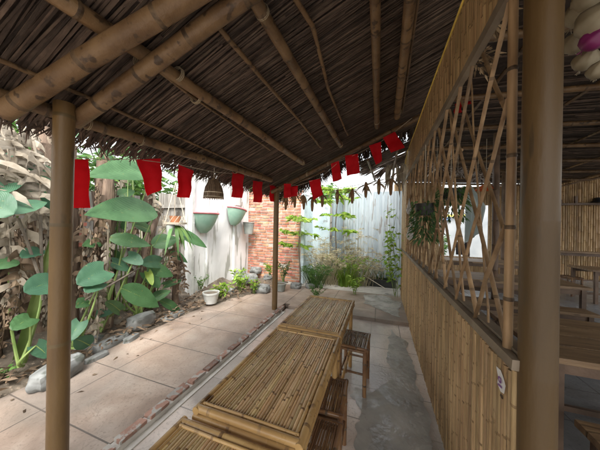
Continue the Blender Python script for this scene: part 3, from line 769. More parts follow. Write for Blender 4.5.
banana(-3.55, 1.02, 2.5, .13, 'banana stem at the left edge draped in pale curled dry leaves', [
    (Q(8, 128, -3.4), Q(14, 205, -3.3), .24, (.1, 0, .05), 'dry'), (Q(30, 130, -3.35), Q(36, 232, -3.25), .22, (.12, 0, 0), 'dry'), (Q(-4, 120, -3.4), Q(-4, 195, -3.3), .25, (.08, .05, 0), 'dry'),
    (Q(20, 125, -3.5), Q(22, 300, -3.3), .16, (.1, 0, 0), 'dry'), (Q(4, 205, -3.4), Q(8, 310, -3.2), .16, (.08, 0, 0), 'dry'), (Q(18, 225, -3.3), Q(12, 325, -3.2), .14, (.1, 0, 0), 'drybrown')])
banana(-3.75, 1.5, 2.7, .12, 'brown banana stem behind the left post', [
    (Q(48, 150, -3.7), Q(46, 240, -3.5), .16, (.1, 0, 0), 'dry')], [((-3.7, 1.5, 2.5), (-4.3, 2.1, 2.9), .4, 'leaf')], lean=(.05, .05))
banana(-3.4, 1.98, 2.2, .09, 'banana stem with hanging brown sheaths between the two long green leaves', [
    (Q(108, 225, -3.3), Q(100, 325, -3.15), .11, (.05, 0, 0), 'dry'), (Q(98, 190, -3.4), Q(92, 270, -3.3), .10, (.05, 0, 0), 'drybrown'), (Q(95, 255, -3.2), Q(97, 345, -3.1), .10, (.05, 0, 0), 'dry')], lean=(-.1, .1))
banana(-3.5, 2.5, 1.7, .08, 'leaning banana stem under the hanging basket', [
    (Q(150, 235, -3.4), Q(146, 300, -3.3), .09, (.04, 0, 0), 'drybrown')], lean=(-.05, .35))
banana(-3.7, 2.1, 2.3, .09, 'straight dark banana stem behind the long green leaves', [
    (Q(120, 165, -3.7), Q(118, 235, -3.55), .14, (.05, 0, 0), 'dry'), (Q(133, 200, -3.6), Q(130, 275, -3.4), .1, (.05, 0, 0), 'drybrown')], lean=(.0, .0))
banana(-3.3, .62, 2.3, .12, 'banana stem just outside the left frame edge', [
    (Q(-14, 130, -3.2), Q(-12, 240, -3.1), .22, (.05, 0, 0), 'dry')], lean=(0, -.1))
banana(-3.35, 3.05, 1.1, .05, 'small withered banana stem with pinkish brown dry leaves beside the plaster wall', [
    (Q(172, 235, -3.25), Q(176, 300, -3.15), .13, (.08, 0, 0), 'drybrown'), (Q(166, 242, -3.3), Q(168, 285, -3.2), .1, (.06, 0, 0), 'drybrown'), (Q(180, 255, -3.2), Q(184, 292, -3.1), .1, (.06, 0, 0), 'drybrown')])
banana(-3.6, 2.75, 2.0, .085, 'pale grey-brown banana stem right behind the hanging basket', [
    (Q(160, 205, -3.5), Q(163, 290, -3.4), .10, (.05, 0, 0), 'dry'), (Q(150, 170, -3.6), Q(152, 225, -3.5), .12, (.05, 0, 0), 'dry')], lean=(-.05, .0))
banana(-3.85, 1.2, 2.6, .12, 'dark banana stem at the far left, behind the young shoot', [
    (Q(30, 205, -3.7), Q(34, 320, -3.6), .15, (.1, 0, 0), 'drybrown'), (Q(46, 235, -3.6), Q(44, 330, -3.5), .1, (.05, 0, 0), 'dry'), (Q(2, 300, -3.3), Q(0, 350, -3.2), .12, (.05, 0, 0), 'drybrown')])
banana(-3.65, 1.72, 2.4, .10, 'banana stem just right of the left post, hung with mixed dry leaves', [
    (Q(82, 205, -3.5), Q(78, 300, -3.35), .12, (.05, 0, 0), 'drybrown'), (Q(90, 230, -3.4), Q(86, 335, -3.25), .09, (.05, 0, 0), 'dry'), (Q(104, 150, -3.7), Q(107, 205, -3.6), .12, (.05, 0, 0), 'drybrown')])
leafplant((-3.6, 2.3, .2), 'tall dark green leaves deep in the left bed under the roof edge', [
    (Q(118, 262, -3.5), Q(98, 248, -3.4), .18, 'long'), (Q(140, 222, -3.6), Q(160, 206, -3.5), .18, 'long'), (Q(150, 300, -3.2), Q(172, 290, -3.1), .13, 'long'), (Q(112, 305, -3.2), Q(96, 318, -3.1), .15, 'long', 'leafblue'),
    (Q(132, 160, -3.9), Q(150, 148, -4.0), .25, 'long'), (Q(118, 232, -3.6), Q(124, 214, -3.6), .15, 'heart')])
leafplant((-3.15, 1.15, .2), 'low group of broad green leaves left of the near post', [
    (Q(30, 318, -3.05), Q(12, 330, -2.95), .15, 'heart'), (Q(40, 250, -3.2), Q(22, 258, -3.05), .14, 'heart', 'leafblue'), (Q(10, 258, -3.2), Q(-8, 270, -3.1), .18, 'long'),
    (Q(36, 345, -3.0), Q(48, 356, -2.95), .12, 'heart', 'leafblue')])
leafplant((-3.4, 2.65, .2), 'loose green leaves between basket and grey stone', [
    (Q(160, 300, -3.2), Q(180, 312, -3.1), .12, 'long'), (Q(168, 250, -3.3), Q(186, 262, -3.15), .12, 'long'), (Q(150, 230, -3.4), Q(132, 224, -3.3), .14, 'long'), (Q(165, 285, -3.2), Q(182, 280, -3.1), .11, 'heart')])
leafplant((-3.45, 2.05, .2), 'mixed green leaves filling the middle of the left bed', [
    (Q(112, 262, -3.3), Q(128, 270, -3.2), .13, 'heart', 'leafblue'), (Q(102, 242, -3.4), Q(82, 246, -3.3), .13, 'long'), (Q(120, 310, -3.1), Q(104, 300, -3.0), .12, 'heart'), (Q(98, 150, -3.8), Q(112, 160, -3.8), .2, 'long'),
    (Q(118, 196, -3.5), Q(136, 190, -3.5), .14, 'long'), (Q(88, 300, -3.1), Q(76, 308, -3.0), .12, 'long')])
# leaning dark sticks in the bed
for (a, c, l_) in (((18, 218), (42, 282), 'dark stick leaning in front of the dry banana leaves at the left'), ((40, 215), (43, 300), 'thin dark upright stick behind the left post'), ((140, 268), (85, 300), 'thin dark stick slanting under the blue-green leaves')):
    b = MB(); b.cane(Q(*a, -3.15), Q(*c, -3.05), .012, .3, .003, n=7); tag(b.build('stick', 'bark'), l_, 'stick')
# green upright blade at the left
b = MB(); p = Q(22, 300, -3.2); rows = []
for k in range(9):
    f = k/8; z = .25+f*1.25; w = .05*(1-f)**.6+.004; rows.append([(p.x+.12*f, p.y+f*.17-w, z), (p.x-.02+.12*f, p.y+f*.17, z), (p.x+.12*f, p.y+f*.17+w, z)])
b.grid(rows, uv=True); tag(b.build('sword_leaf', 'shoot'), 'yellow-green upright blade of a young banana shoot left of the post', 'banana shoot')

# leaf litter
b = MB()
for k in range(900):
    y = U(.2, 4.9); e = soil_edge(y); x = e-abs(rnd.gauss(0, .35))-.02
    leaflet(b, (x, y, .12+U(-.03, .12)*min(1, (e-x)*3)), (U(-1, 1), U(-1, 1), U(-.2, .3)), U(.04, .15), U(.02, .05))
for k in range(34):
    leaflet(b, (-2.95+abs(rnd.gauss(0, .3)), U(.8, 5.3), .058), (U(-1, 1), U(-1, 1), .05), U(.03, .07), U(.015, .03))
stuff(b.build('leaf_litter', 'drybrown'), 'brown fallen leaves scattered over the soil beside the patio', 'leaf litter')

# ------------------------------------------------------------------ rocks
def rock(c, d, rotz, label, m_='stone', seed=0, tilt=0., sub=4):
    bm = bmesh.new(); bmesh.ops.create_cube(bm, size=1.6); bmesh.ops.subdivide_edges(bm, edges=bm.edges, cuts=7, use_grid_fill=True)
    rot = Matrix.Rotation(rotz, 3, 'Z') @ Matrix.Rotation(tilt, 3, 'X')
    for v in bm.verts:
        q = v.co.normalized()*.62+v.co*.42
        q += q.normalized()*(.16*noise.noise(q*1.7+Vector((seed, 0, 0)))+.05*noise.noise(q*5+Vector((seed, 4, 0))))
        v.co = rot @ Vector((q.x*d[0]*.55, q.y*d[1]*.55, q.z*d[2]*.55))
    me = bpy.data.meshes.new('rock'); bm.to_mesh(me); bm.free(); me.materials.append(M[m_])
    me.polygons.foreach_set('use_smooth', [True]*len(me.polygons)); me.set_sharp_from_angle(angle=R(35))
    o = bpy.data.objects.new('rock', me); COL.objects.link(o); o.location = c
    return tag(o, label, 'rock', 'stones edging the soil bed')
def G(x, y, z=.05): return px(x, y, 2, z)
p = G(58, 384); rock((p.x-.08, p.y+.03, .12), (.20, .38, .19), R(5), 'large pale grey flat rock left of the near post', seed=1, tilt=R(8))
p = G(80, 352); rock((p.x-.02, p.y+.06, .10), (.22, .34, .14), R(10), 'grey slab just right of the near post', seed=2)
p = G(143, 330); rock((p.x-.04, p.y, .17), (.22, .36, .20), R(3), 'squarish light grey stone block behind the patio tiles', seed=3)
p = G(112, 345); rock((p.x-.02, p.y, .07), (.14, .42, .12), R(4), 'low long mossy stone at the patio edge', seed=4)
p = G(96, 358); rock((p.x+.02, p.y, .06), (.09, .22, .07), R(0), 'small pale stone at the patio edge', seed=5)
p = G(133, 340); rock((p.x-.03, p.y, .06), (.1, .2, .09), R(15), 'small round stone below the grey block', seed=6)
p = G(175, 318); rock((p.x-.05, p.y, .07), (.16, .4, .1), R(0), 'low stone beside the withered banana', seed=7)
for i, (x, y, s_, l_) in enumerate([(249, 283, .30, 'big dark rock in the corner between plaster and brick'), (262, 288, .26, 'smooth dark rock left of the corner post'), (238, 278, .28, 'pale boulder against the plaster wall'),
                                 (256, 275, .24, 'light stone on top of the corner rockery'), (268, 276, .22, 'brown rock in front of the brick wall'), (296, 284, .2, 'flat stone at the foot of the brick wall'), (310, 284, .17, 'small stone by the light blue wall end'), (230, 290, .2, 'earthy stone beside the white pot')]):
    p = G(x, y+4); rock((p.x, p.y, .05+s_*.28+(.18 if i == 3 else .12 if i in (0, 2) else 0)), (s_*1.1, s_*1.3, s_*.75), U(0, 3), l_, seed=10+i)

# ------------------------------------------------------------------ pots
def pot(c, r, h, label, m_, taper=.7, rim=.012, soil=True):
    t = thing('flower_pot', c, label, 'pot'); b = MB()
    b.lathe(c, [(.001, 0), (r*taper, 0), (r*.93, h*.85), (r, h*.86), (r, h), (r-rim, h), (r-rim, h*.85)], 24); b.build('bowl', m_, t)
    if soil: b = MB(); b.lathe(c, [(r-rim*.5, h*.86), (.001, h*.88)], 16, jit=.02); b.build('potting_soil', 'soil', t)
    return t
p = G(211, 301, .12); pot((p.x, p.y, .09), .15, .2, 'white round pot at the soil edge below the wall pots', 'whitepot')
p = G(281, 291); pot((p.x, p.y, .058), .12, .17, 'pale grey pot just right of the corner post', 'greypot')
# half pots hung on the plaster wall
def wallpot(y, ztop, r, h, label, tilt=0., m_='celadon', rimm='pink', full=False):
    t = thing('wall_pot', (-3.47, y, ztop-h), label, 'wall pot', 'pots hung on the plaster wall')
    rot = Matrix.Rotation(tilt, 3, 'X'); c = Vector((-3.46+(r if full else 0), y, ztop-h))
    b = MB(); n = 18; prof = [(.25, 0), (.55, .2), (.8, .55), (.97, .9), (1, 1)] if not full else [(.72, 0), (1, 1)]
    rows = []; inner = []
    for q, z in prof:
        a0, a1 = (-math.pi/2, math.pi/2) if not full else (0, 2*math.pi)
        rows.append([c+rot@Vector((r*q*math.cos(a0+(a1-a0)*k/n), r*q*math.sin(a0+(a1-a0)*k/n), h*z)) for k in range(n+1)])
    rows.append([c+(v-c)*.9 for v in rows[-1]]); b.grid(rows); t = b.build('bowl', m_, t)
    b = MB(); rr = rows[-2]; b.tube([v+rot@Vector((0, 0, .004)) for v in rr], r*.07, 6); cc_ = sum(rr, Vector())/len(rr)
    b.build('rim', rimm, t)
    b = MB(); o = b.add([v-rot@Vector((0, 0, .01)) for v in rr], [tuple(range(len(rr)))]); b.build('filling', rimm if not full else 'soil', t, smooth=False)
    return t
a, c = px(193.5, 216, 0, -3.3), px(215.5, 216, 0, -3.3)
wallpot(3.80, 1.76, .30, .40, 'celadon half bowl with pink rim, left one on the plaster wall')
wallpot(4.80, 1.92, .29, .40, 'tilted celadon half bowl with pink rim, middle one on the plaster wall', R(-10))
wallpot(5.30, 1.60, .15, .30, 'grey bucket pot hanging right of the celadon bowls', 0, 'greypot', 'greypot', True)
b = MB(); c0 = px(243, 205, 0, -3.45)
for k in range(3): b.tube([(-3.4, 5.05+.08*k, 1.9), (-3.42, 5.05+.05*k, 2.15), (-3.45, 5.1, 2.3)], .006, 5)
b.box((-3.42, 4.95, 2.02), (.06, .22, .02)); b.box((-3.42, 5.1, 2.08), (.05, .03, .1)); tag(b.build('wall_bracket', 'greyplank'), 'small bracket with wires above the grey bucket pot', 'bracket')

# ------------------------------------------------------------------ left shed of old boards
def boards(name, label, p0, p1, z0, z1, m_, w=(.09, .15), gap=.012, miss=.05, battens=(.6, 1.5), cat='board wall', th=.02):
    p0, p1 = Vector((*p0, 0)), Vector((*p1, 0)); d = p1-p0; L_ = d.length; d.normalize(); nr = Vector((d.y, -d.x, 0)); rot = Matrix((d, nr, Vector((0, 0, 1)))).transposed()
    t = thing(name, (p0+p1)/2, label, cat); b = MB(); s_ = 0
    while s_ < L_:
        ww = U(*w)
        if rnd.random() > miss: q = p0+d*(s_+ww/2)+nr*U(-.008, .008); h = U(-.08, .04); b.box((q.x, q.y, (z0+z1+h)/2), (ww-gap, th, z1+h-z0), rot, jit=.004)
        s_ += ww
    b.build('boards', m_, t, smooth=False)
    b = MB()
    for z in battens: q = (p0+p1)/2+nr*.03; b.box((q.x, q.y, z), (L_, .03, .07), rot, jit=.004)
    b.build('batten', m_, t, smooth=False); return t
boards('board_fence', 'grey weathered board fence behind the banana stems', (-4.5, -2.5), (-4.5, 3.6), 0, 2.05, 'greyplank', miss=.08, battens=(.55, 1.1, 1.75))
boards('board_screen', 'grey board screen beside the plaster wall, partly hidden by the hanging basket', (-4.5, 3.62), (-3.56, 3.62), 0, 2.15, 'greyplank', miss=.1, battens=(.5, 1.25, 1.9))
# low brick pier
PA, PB = px(50, 250, 0, -4.1).y, px(86, 250, 0, -4.1).y-.1
bp = thing('brick_pier', (-4.0, 1.55, 0), 'low brick pier visible behind the left post', 'brick pier'); b = MB(); z = 0; row = 0
while z < 1.75:
    x = PA+(-.1 if row % 2 else 0)
    while x < PB: b.box((-4.15+U(-.006, .006), x+.1, z+.03), (.12, .185, .055), jit=.004); x += .2
    z += .074; row += 1
b.build('bricks', 'brick', bp, smooth=False); b = MB(); b.box((-4.17, (PA+PB)/2+.05, .86), (.11, PB-PA+.02, 1.74)); b.build('mortar', 'mortar', bp, smooth=False)

# ------------------------------------------------------------------ hanging basket with plant
hb = Q(175, 224, -2.9); HB = thing('hanging_planter', (hb.x, hb.y, hb.z-.2), 'hanging wire shelf with an orange pot and trailing green leaves, left of the plaster wall', 'hanging planter')
b = MB(); b.lathe((hb.x, hb.y, hb.z-.005), [(.001, 0), (.16, 0), (.165, .03), (.155, .03), (.15, .01)], 20)
for k in range(3):
    t = 2*math.pi*k/3+.4; b.tube([(hb.x+.16*math.cos(t), hb.y+.16*math.sin(t), hb.z), (hb.x, hb.y, hb.z+.62)], .006, 5)
for k in range(14):
    t = 2*math.pi*k/14; b.tube([(hb.x+.16*math.cos(t), hb.y+.16*math.sin(t), hb.z), (hb.x+.15*math.cos(t+.5), hb.y+.15*math.sin(t+.5), hb.z+.12)], .004, 4)
b.build('wire_shelf', 'rope', HB)
b = MB(); b.lathe((hb.x, hb.y, hb.z+.01), [(.001, 0), (.055, 0), (.075, .1), (.08, .11), (.065, .11)], 16); b.build('orange_pot', 'terra', HB)
b = MB(); b.lathe((hb.x+.02, hb.y-.09, hb.z-.16), [(.001, 0), (.05, 0), (.06, .14), (.05, .15)], 14); b.build('grey_pot', 'greypot', HB)
b = MB()
for k in range(10):
    d = rdir(-.4, .2); leaf(b, (hb.x+d.x*.08, hb.y+d.y*.08, hb.z-.02), d+Vector((0, 0, -.4)), U(.18, .34), .05, droop=.8, n=5, nv=2)
b.build('foliage', 'mid', HB)
for X_, a, c, W in ((-2.95, (182, 236), (204, 248), .1), ):
    b = MB(); leaf(b, Q(*a, X_), Q(*c, X_)-Q(*a, X_), .32, .12, (.5, -.3, .8), .2, .2, 'long'); b.build('leaf', 'leaf', HB)

# ------------------------------------------------------------------ small plants
def shrub(c, r, h, n, label, m_, ll=(.05, .1), lw=.03, stems=8, name='shrub', cat='shrub', stemm='greenstem', bias=0., grp='small green plants round the yard'):
    t = thing(name, c, label, cat, grp); c = Vector(c); b = MB(); f = MB()
    for k in range(stems):
        a = U(0, 6.28); tip = c+Vector((math.cos(a)*r*U(.3, 1), math.sin(a)*r*U(.3, 1), h*U(.6, 1)))
        pts = curve(c+Vector((U(-.03, .03), U(-.03, .03), 0)), tip, (0, 0, h*.12), 7); b.tube(pts, [.006-.0006*q for q in range(8)], 4)
        for q in range(n//stems):
            i = rnd.randint(2, 7); p = pts[i]; leaflet(f, p, rdir(-.5, .8), U(*ll), lw*U(.7, 1.3))
    b.build('stems', stemm, t); f.build('leaves', m_, t); return t
p = G(222, 300); shrub((p.x, p.y, .06), .20, .32, 90, 'bright lime plant beside the white pot', 'lime', (.06, .13), .05)
p = G(240, 293); shrub((p.x, p.y, .06), .22, .50, 110, 'lime green leafy plant in front of the rockery', 'lime', (.07, .14), .05)
p = G(252, 292); shrub((p.x+.1, p.y-.1, .06), .14, .32, 50, 'small lime plant at the foot of the dark rocks', 'lime', (.06, .12), .05)
p = G(232, 280); shrub((p.x, p.y, .15), .35, .85, 150, 'airy pale green weed against the plaster wall', 'mid', (.05, .1), .02, 10)
p = G(255, 278); shrub((p.x, p.y+.2, .1), .35, 1.25, 190, 'feathery green plant in front of the plaster and brick corner', 'mid', (.05, .12), .015, 12)
p = G(283, 288); shrub((p.x, p.y, .2), .28, .55, 160, 'dark green bushy plant in the pale grey pot', 'deep', (.04, .09), .03, 12)
p = G(270, 283); shrub((p.x, p.y, .25), .2, .35, 60, 'yellow green plant among the rocks left of the post', 'lime', (.06, .12), .04)
p = G(200, 297); shrub((p.x, p.y, .2), .22, .3, 50, 'pale green seedling at the foot of the plaster wall', 'mid', (.04, .08), .03)
p = G(8, 388); shrub((p.x-.1, p.y, .1), .1, .15, 20, 'small green weed in the soil at the left frame edge', 'mid', (.04, .08), .03)

# young tree with tiered bright leaves in front of the fence
def youngtree(c, H, label, tiers, m_='mid'):
    t = thing('young_tree', c, label, 'young tree', 'young trees in front of the far walls'); c = Vector(c)
    b = MB(); pts = [c+Vector((.03*math.sin(k), .02*math.cos(k*1.3), H*k/8)) for k in range(9)]; b.tube(pts, [.022-.0017*k for k in range(9)], 8); b.build('trunk', 'bark', t)
    f = MB(); s_ = MB()
    for (z, r, n) in tiers:
        for k in range(n):
            a = U(0, 6.28); o = c+Vector((0, 0, z)); e = o+Vector((math.cos(a)*r, math.sin(a)*r, U(-.02, .12))); s_.tube(curve(o, e, (0, 0, .06), 4), .004, 4)
            for q in range(12):
                leaflet(f, o.lerp(e, U(.4, 1.05))+Vector((0, 0, .03)), (math.cos(a)*.7+U(-1, 1), math.sin(a)*.7+U(-1, 1), U(-.35, .15)), U(.10, .22), .085)
    s_.build('twigs', 'greenstem', t); f.build('crown', m_, t); return t
pt = px(337, 287, 1, 5.9)
youngtree((px(337, 200, 1, 5.9).x, 5.9, .05), 2.5, 'slim young tree with tiers of bright leaves in front of the blue panels', [(1.35, .5, 6), (1.75, .42, 6), (2.1, .5, 8), (2.4, .45, 8)], 'lime')
youngtree((px(300, 235, 1, 5.2).x, 5.2, .05), 1.75, 'young tree spreading lime leaves before the brick wall end', [(.95, .4, 5), (1.25, .45, 7), (1.6, .35, 6)], 'lime')
# dry papyrus-like stalks and grasses
def grassclump(c, r, h, n, label, m_, heads=True, spread=.5, name='grass_clump', lw=.006):
    t = thing(name, c, label, 'grass clump', 'grass and stalk clumps by the far fence'); c = Vector(c); b = MB(); f = MB()
    for k in range(n):
        a = U(0, 6.28); rr = U(0, r); o = c+Vector((math.cos(a)*rr, math.sin(a)*rr*.6, 0)); hh = h*U(.5, 1); l = hh*spread*U(.1, 1)
        tip = o+Vector((math.cos(a)*l, math.sin(a)*l*.6, hh)); pts = curve(o, tip, (0, 0, hh*.15), 5)
        b.tube(pts, [lw*(1-.15*q) for q in range(6)], 3)
        if heads and rnd.random() < .7:
            for q in range(9): leaflet(f, tip, rdir(-.6, .6), U(.06, .14), .012)
    b.build('stalks', m_, t)
    if heads: f.build('seed_heads', m_, t)
    return t
FP = lambda x, y_=6.1: (px(x, 240, 1, y_).x, y_, .06)
grassclump(FP(322), .18, 1.2, 60, 'dry straw coloured stalks left of the young tree', 'straw')
grassclump(FP(333, 5.8), .2, 1.0, 60, 'dry pale stalks around the young tree trunk', 'straw')
grassclump(FP(356, 6.0), .2, 1.45, 60, 'tall straw stalks with feathery heads before the corrugated sheet', 'straw', spread=.3)
grassclump(FP(372, 6.1), .22, .75, 50, 'low mixed grass above the right black planter', 'straw', spread=.7)
grassclump(FP(316, 5.6), .15, .5, 60, 'green grass tuft at the light blue wall foot', 'mid', False, .8)
grassclump(FP(345, 5.7), .15, .5, 70, 'bright green grass tuft between the black planters', 'lime', False, .8, lw=.009)
grassclump(FP(340, 6.15), .3, .8, 90, 'green reeds behind the left black planter', 'mid', False, .5)
grassclump(FP(385, 6.2), .25, .6, 70, 'green weeds at the right end of the fence', 'mid', False, .9)
p = G(355, 294); shrub((p.x, p.y-.05, .06), .2, .42, 100, 'lime herb spilling in front of the black planters', 'lime', (.06, .13), .035)
p = G(316, 298); shrub((p.x, p.y, .06), .22, .25, 100, 'lime weeds at the far end of the farthest table', 'mid', (.05, .1), .02)
grassclump((px(314, 285, 1, 5.3).x, 5.3, .06), .22, .55, 90, 'yellow green tuft beside the light blue wall end', 'mid', True, .9)
grassclump((px(326, 285, 1, 5.75).x, 5.75, .06), .3, .8, 90, 'mixed green and straw tuft left of the planters', 'straw', True, .8)
grassclump((px(350, 285, 1, 5.85).x, 5.85, .06), .25, .75, 80, 'wispy green tuft before the middle planter', 'lime', True, .8)
grassclump((px(362, 285, 1, 5.95).x, 5.95, .06), .2, .9, 70, 'wispy straw tuft between middle and right planter', 'straw', True, .6)
# vine on the far end of the wall
vine = thing('climbing_vine', (.38, 5.2, .06), 'light green vine climbing the far end of the bamboo wall', 'vine'); b = MB(); f = MB()
for k in range(7):
    pts = curve((.36+U(-.06, .03), 5.4+U(-.2, .2), .06), (.30+U(-.15, .08), 5.2+U(-.3, .2), U(1.3, 2.0)), (U(-.1, .05), U(-.1, .1), 0), 12); b.tube(pts, .005, 4)
    for q in range(26): leaflet(f, pts[rnd.randint(3, 12)]+Vector((U(-.08, .05), U(-.1, .1), U(-.1, .1))), rdir(-.8, .4), U(.07, .14), .06)
b.build('stems', 'greenstem', vine); f.build('leaves', 'lime', vine)
# black planters
def planter(x0, x1, label, y=6.12):
    t = thing('trough_planter', ((x0+x1)/2, y, .058), label, 'planter', 'black planter troughs by the fence'); b = MB(); w = x1-x0; cx = (x0+x1)/2
    for dx, dy, sx, sy in ((0, -.12, w, .02), (0, .12, w, .02), (-w/2+.01, 0, .02, .22), (w/2-.01, 0, .02, .22)): b.box((cx+dx, y+dy, .148), (sx, sy, .18))
    b.box((cx, y-.135, .23), (w+.02, .02, .02)); b.build('trough', 'blackpot', t, smooth=False)
    b = MB(); b.box((cx, y, .135), (w-.045, .215, .12), jit=.005); b.build('potting_soil', 'soil', t, smooth=False)
X = lambda x, y_=6.0: px(x, 287, 1, y_).x
planter(X(328), X(341), 'left black planter trough'); planter(X(343.5), X(358), 'middle black planter trough'); planter(X(366), X(396), 'right long black planter trough at the fence')
b = MB(); b.tube([px(352, 268, 1, 5.9), px(386, 289, 2, .07)], .008, 5); tag(b.build('stick', 'rope'), 'pale thin stick leaning across the right planter', 'stick')

# ------------------------------------------------------------------ trees beyond the walls
def tree(c, H, R_, label, n=1500):
    t = thing('garden_tree', c, label, 'tree', 'trees beyond the yard walls'); c = Vector(c); b = MB(); f = MB()
    b.tube([c+Vector((.1*math.sin(k), 0, H*.7*k/6)) for k in range(7)], [.13-.015*k for k in range(7)], 8)
    cl = [c+Vector((U(-1, 1)*R_*.7, U(-1, 1)*R_*.7, H*U(.55, 1))) for _ in range(12)]
    for q in cl: b.tube([c+Vector((0, 0, H*.5)), q], [.05, .015], 5)
    for k in range(n):
        q = rnd.choice(cl); d = rdir(-1, 1); leaflet(f, q+d*R_*.42*U(.3, 1), rdir(-.6, .3), U(.14, .28), .1)
    b.build('trunk', 'bark', t); f.build('crown', 'mid', t)
tree((-5.6, 8.2, 0), 3.4, 1.5, 'leafy tree beyond the brick wall')
tree((-6.6, 3.8, 0), 3.6, 1.5, 'tree rising behind the board screen')
tree((-6.4, .6, 0), 3.4, 1.6, 'tree behind the board fence at the left')
tree((-1.75, 8.6, 0), 3.0, .9, 'pale green tree beyond the light blue wall', 700)

# ================================================================== FLAGS
def flag(quad, depth_axis, val, label, curl=.012, grp='red cloth flags strung under the roof'):
    tl, tr, br, bl_ = [px(*q, depth_axis, val) for q in quad]
    dp = (tr-tl).normalized(); nr = dp.cross(Vector((0, 0, 1))).normalized()
    b = MB(); rows = []; ph = U(0, 6); k1 = U(2, 5)
    for i in range(9):
        v = i/8; rows.append([tl.lerp(tr, u/8).lerp(bl_.lerp(br, u/8), v)+nr*(curl*math.sin(u/8*k1*1.6+ph)*(.3+v)+.008*math.sin(v*9+ph)) for u in range(9)])
    b.grid(rows); b.grid([[p+nr*.0025 for p in r_][::-1] for r_ in rows])
    b.tube([tl.lerp(tr, u/8)+nr*.001 for u in range(9)], .005, 6)
    o = b.build('red_flag', 'red'); return tag(o, label, 'flag', grp)
EXF = -1.80
flag([(73.5, 160), (88.5, 160), (88, 208), (74, 208)], 0, -1.83, 'red flag half hidden behind the left post')
flag([(137, 160), (160.5, 159), (162, 189), (148, 196)], 0, EXF, 'slanting red flag second from the left post')
flag([(178, 165), (193, 171), (190, 198), (176, 197)], 0, EXF, 'red flag just left of the cone basket')
flag([(232, 172.5), (243.5, 175), (241.5, 198), (230.5, 197)], 0, EXF, 'red flag between cone basket and corner post, largest there')
flag([(252.5, 181), (262, 182), (261, 202.5), (252.5, 202)], 0, EXF, 'narrow red flag in front of the brick wall')
flag([(270, 183), (277, 185), (276.5, 203), (270.5, 201)], 0, EXF, 'red flag touching the left side of the corner post')
GY = 3.5
flag([(284, 184), (291, 184), (291, 197), (284, 198)], 1, GY, 'small dim red flag just right of the corner post')
flag([(290, 187), (298, 186), (297, 196), (291, 197)], 1, GY+.1, 'dim red flag behind the first one right of the corner post')
flag([(309, 181), (320, 179), (323, 195), (313, 200)], 1, GY, 'bright red flag above the gap between brick and fence')
flag([(331, 164), (339, 161), (342, 179), (333, 182)], 1, GY, 'red flag under the middle of the gable pole, lower left of a pair')
flag([(345, 156), (358, 154), (360, 173), (347, 176)], 1, GY, 'square red flag against the bright sky gap')
flag([(369, 146), (381, 142), (382, 161), (376, 165)], 1, GY, 'narrowing red flag second from the wall on the gable pole')
flag([(383, 138), (395, 132), (405, 147), (391, 153)], 1, GY, 'tilted red flag nearest the bamboo wall on the gable pole')
b = MB()
pts = [px(60, 152, 0, EXF), px(88, 159, 0, EXF), px(137, 159.5, 0, EXF), px(178, 164.5, 0, EXF), px(214, 172, 0, EXF), px(243, 174.5, 0, EXF), px(277, 184, 0, EXF), px(298, 185.5, 1, GY), px(320, 178, 1, GY), px(340, 161, 1, GY), px(358, 153.5, 1, GY), px(382, 141, 1, GY), px(397, 130, 1, GY), px(412, 118, 1, GY)]
b.tube(pts, .0025, 5); tag(b.build('flag_string', 'rope'), 'thin cord carrying the red flags under the roof edge', 'cord')
# two more inside the hall
flag([(456, 104), (463, 101), (462, 112), (455, 114)], 0, .95, 'red flag inside the hall seen through the lattice, lower one', grp='red flags inside the hall')
flag([(466, 96), (471, 95), (472, 103), (467, 105)], 0, 1.1, 'red flag inside the hall seen through the lattice, upper one', grp='red flags inside the hall')

# cone basket
cb = Q(214, 178, EXF); cn = thing('cone_basket', (cb.x, cb.y, cb.z-.27), 'dark woven cone basket hanging between the red flags', 'basket'); b = MB()
b.lathe((cb.x, cb.y, cb.z-.22), [(.102, 0), (.100, .03), (.085, .11), (.05, .18), (.015, .22)], 20); b.build('cone', 'woven', cn)
b = MB()
for k in range(26):
    t = 2*math.pi*k/26; b.tube([(cb.x+rr*math.cos(t+U(-.05, .05)), cb.y+rr*math.sin(t), cb.z-.22+z) for rr, z in ((.108, -.02), (.103, .04), (.088, .11), (.052, .19))], .004, 4)
b.build('ribs', 'woven', cn)
b = MB()
for z, rr in ((.0, .107), (.05, .102)): b.tube([(cb.x+rr*math.cos(t), cb.y+rr*math.sin(t), cb.z-.22+z) for t in [k*.3142 for k in range(21)]], .006, 5, cap=False)
b.build('hoops', 'wovenpale', cn)
b = MB(); b.tube([(cb.x, cb.y, cb.z), (cb.x, cb.y, cb.z+.12)], .004, 5); b.build('cord', 'rope', cn)

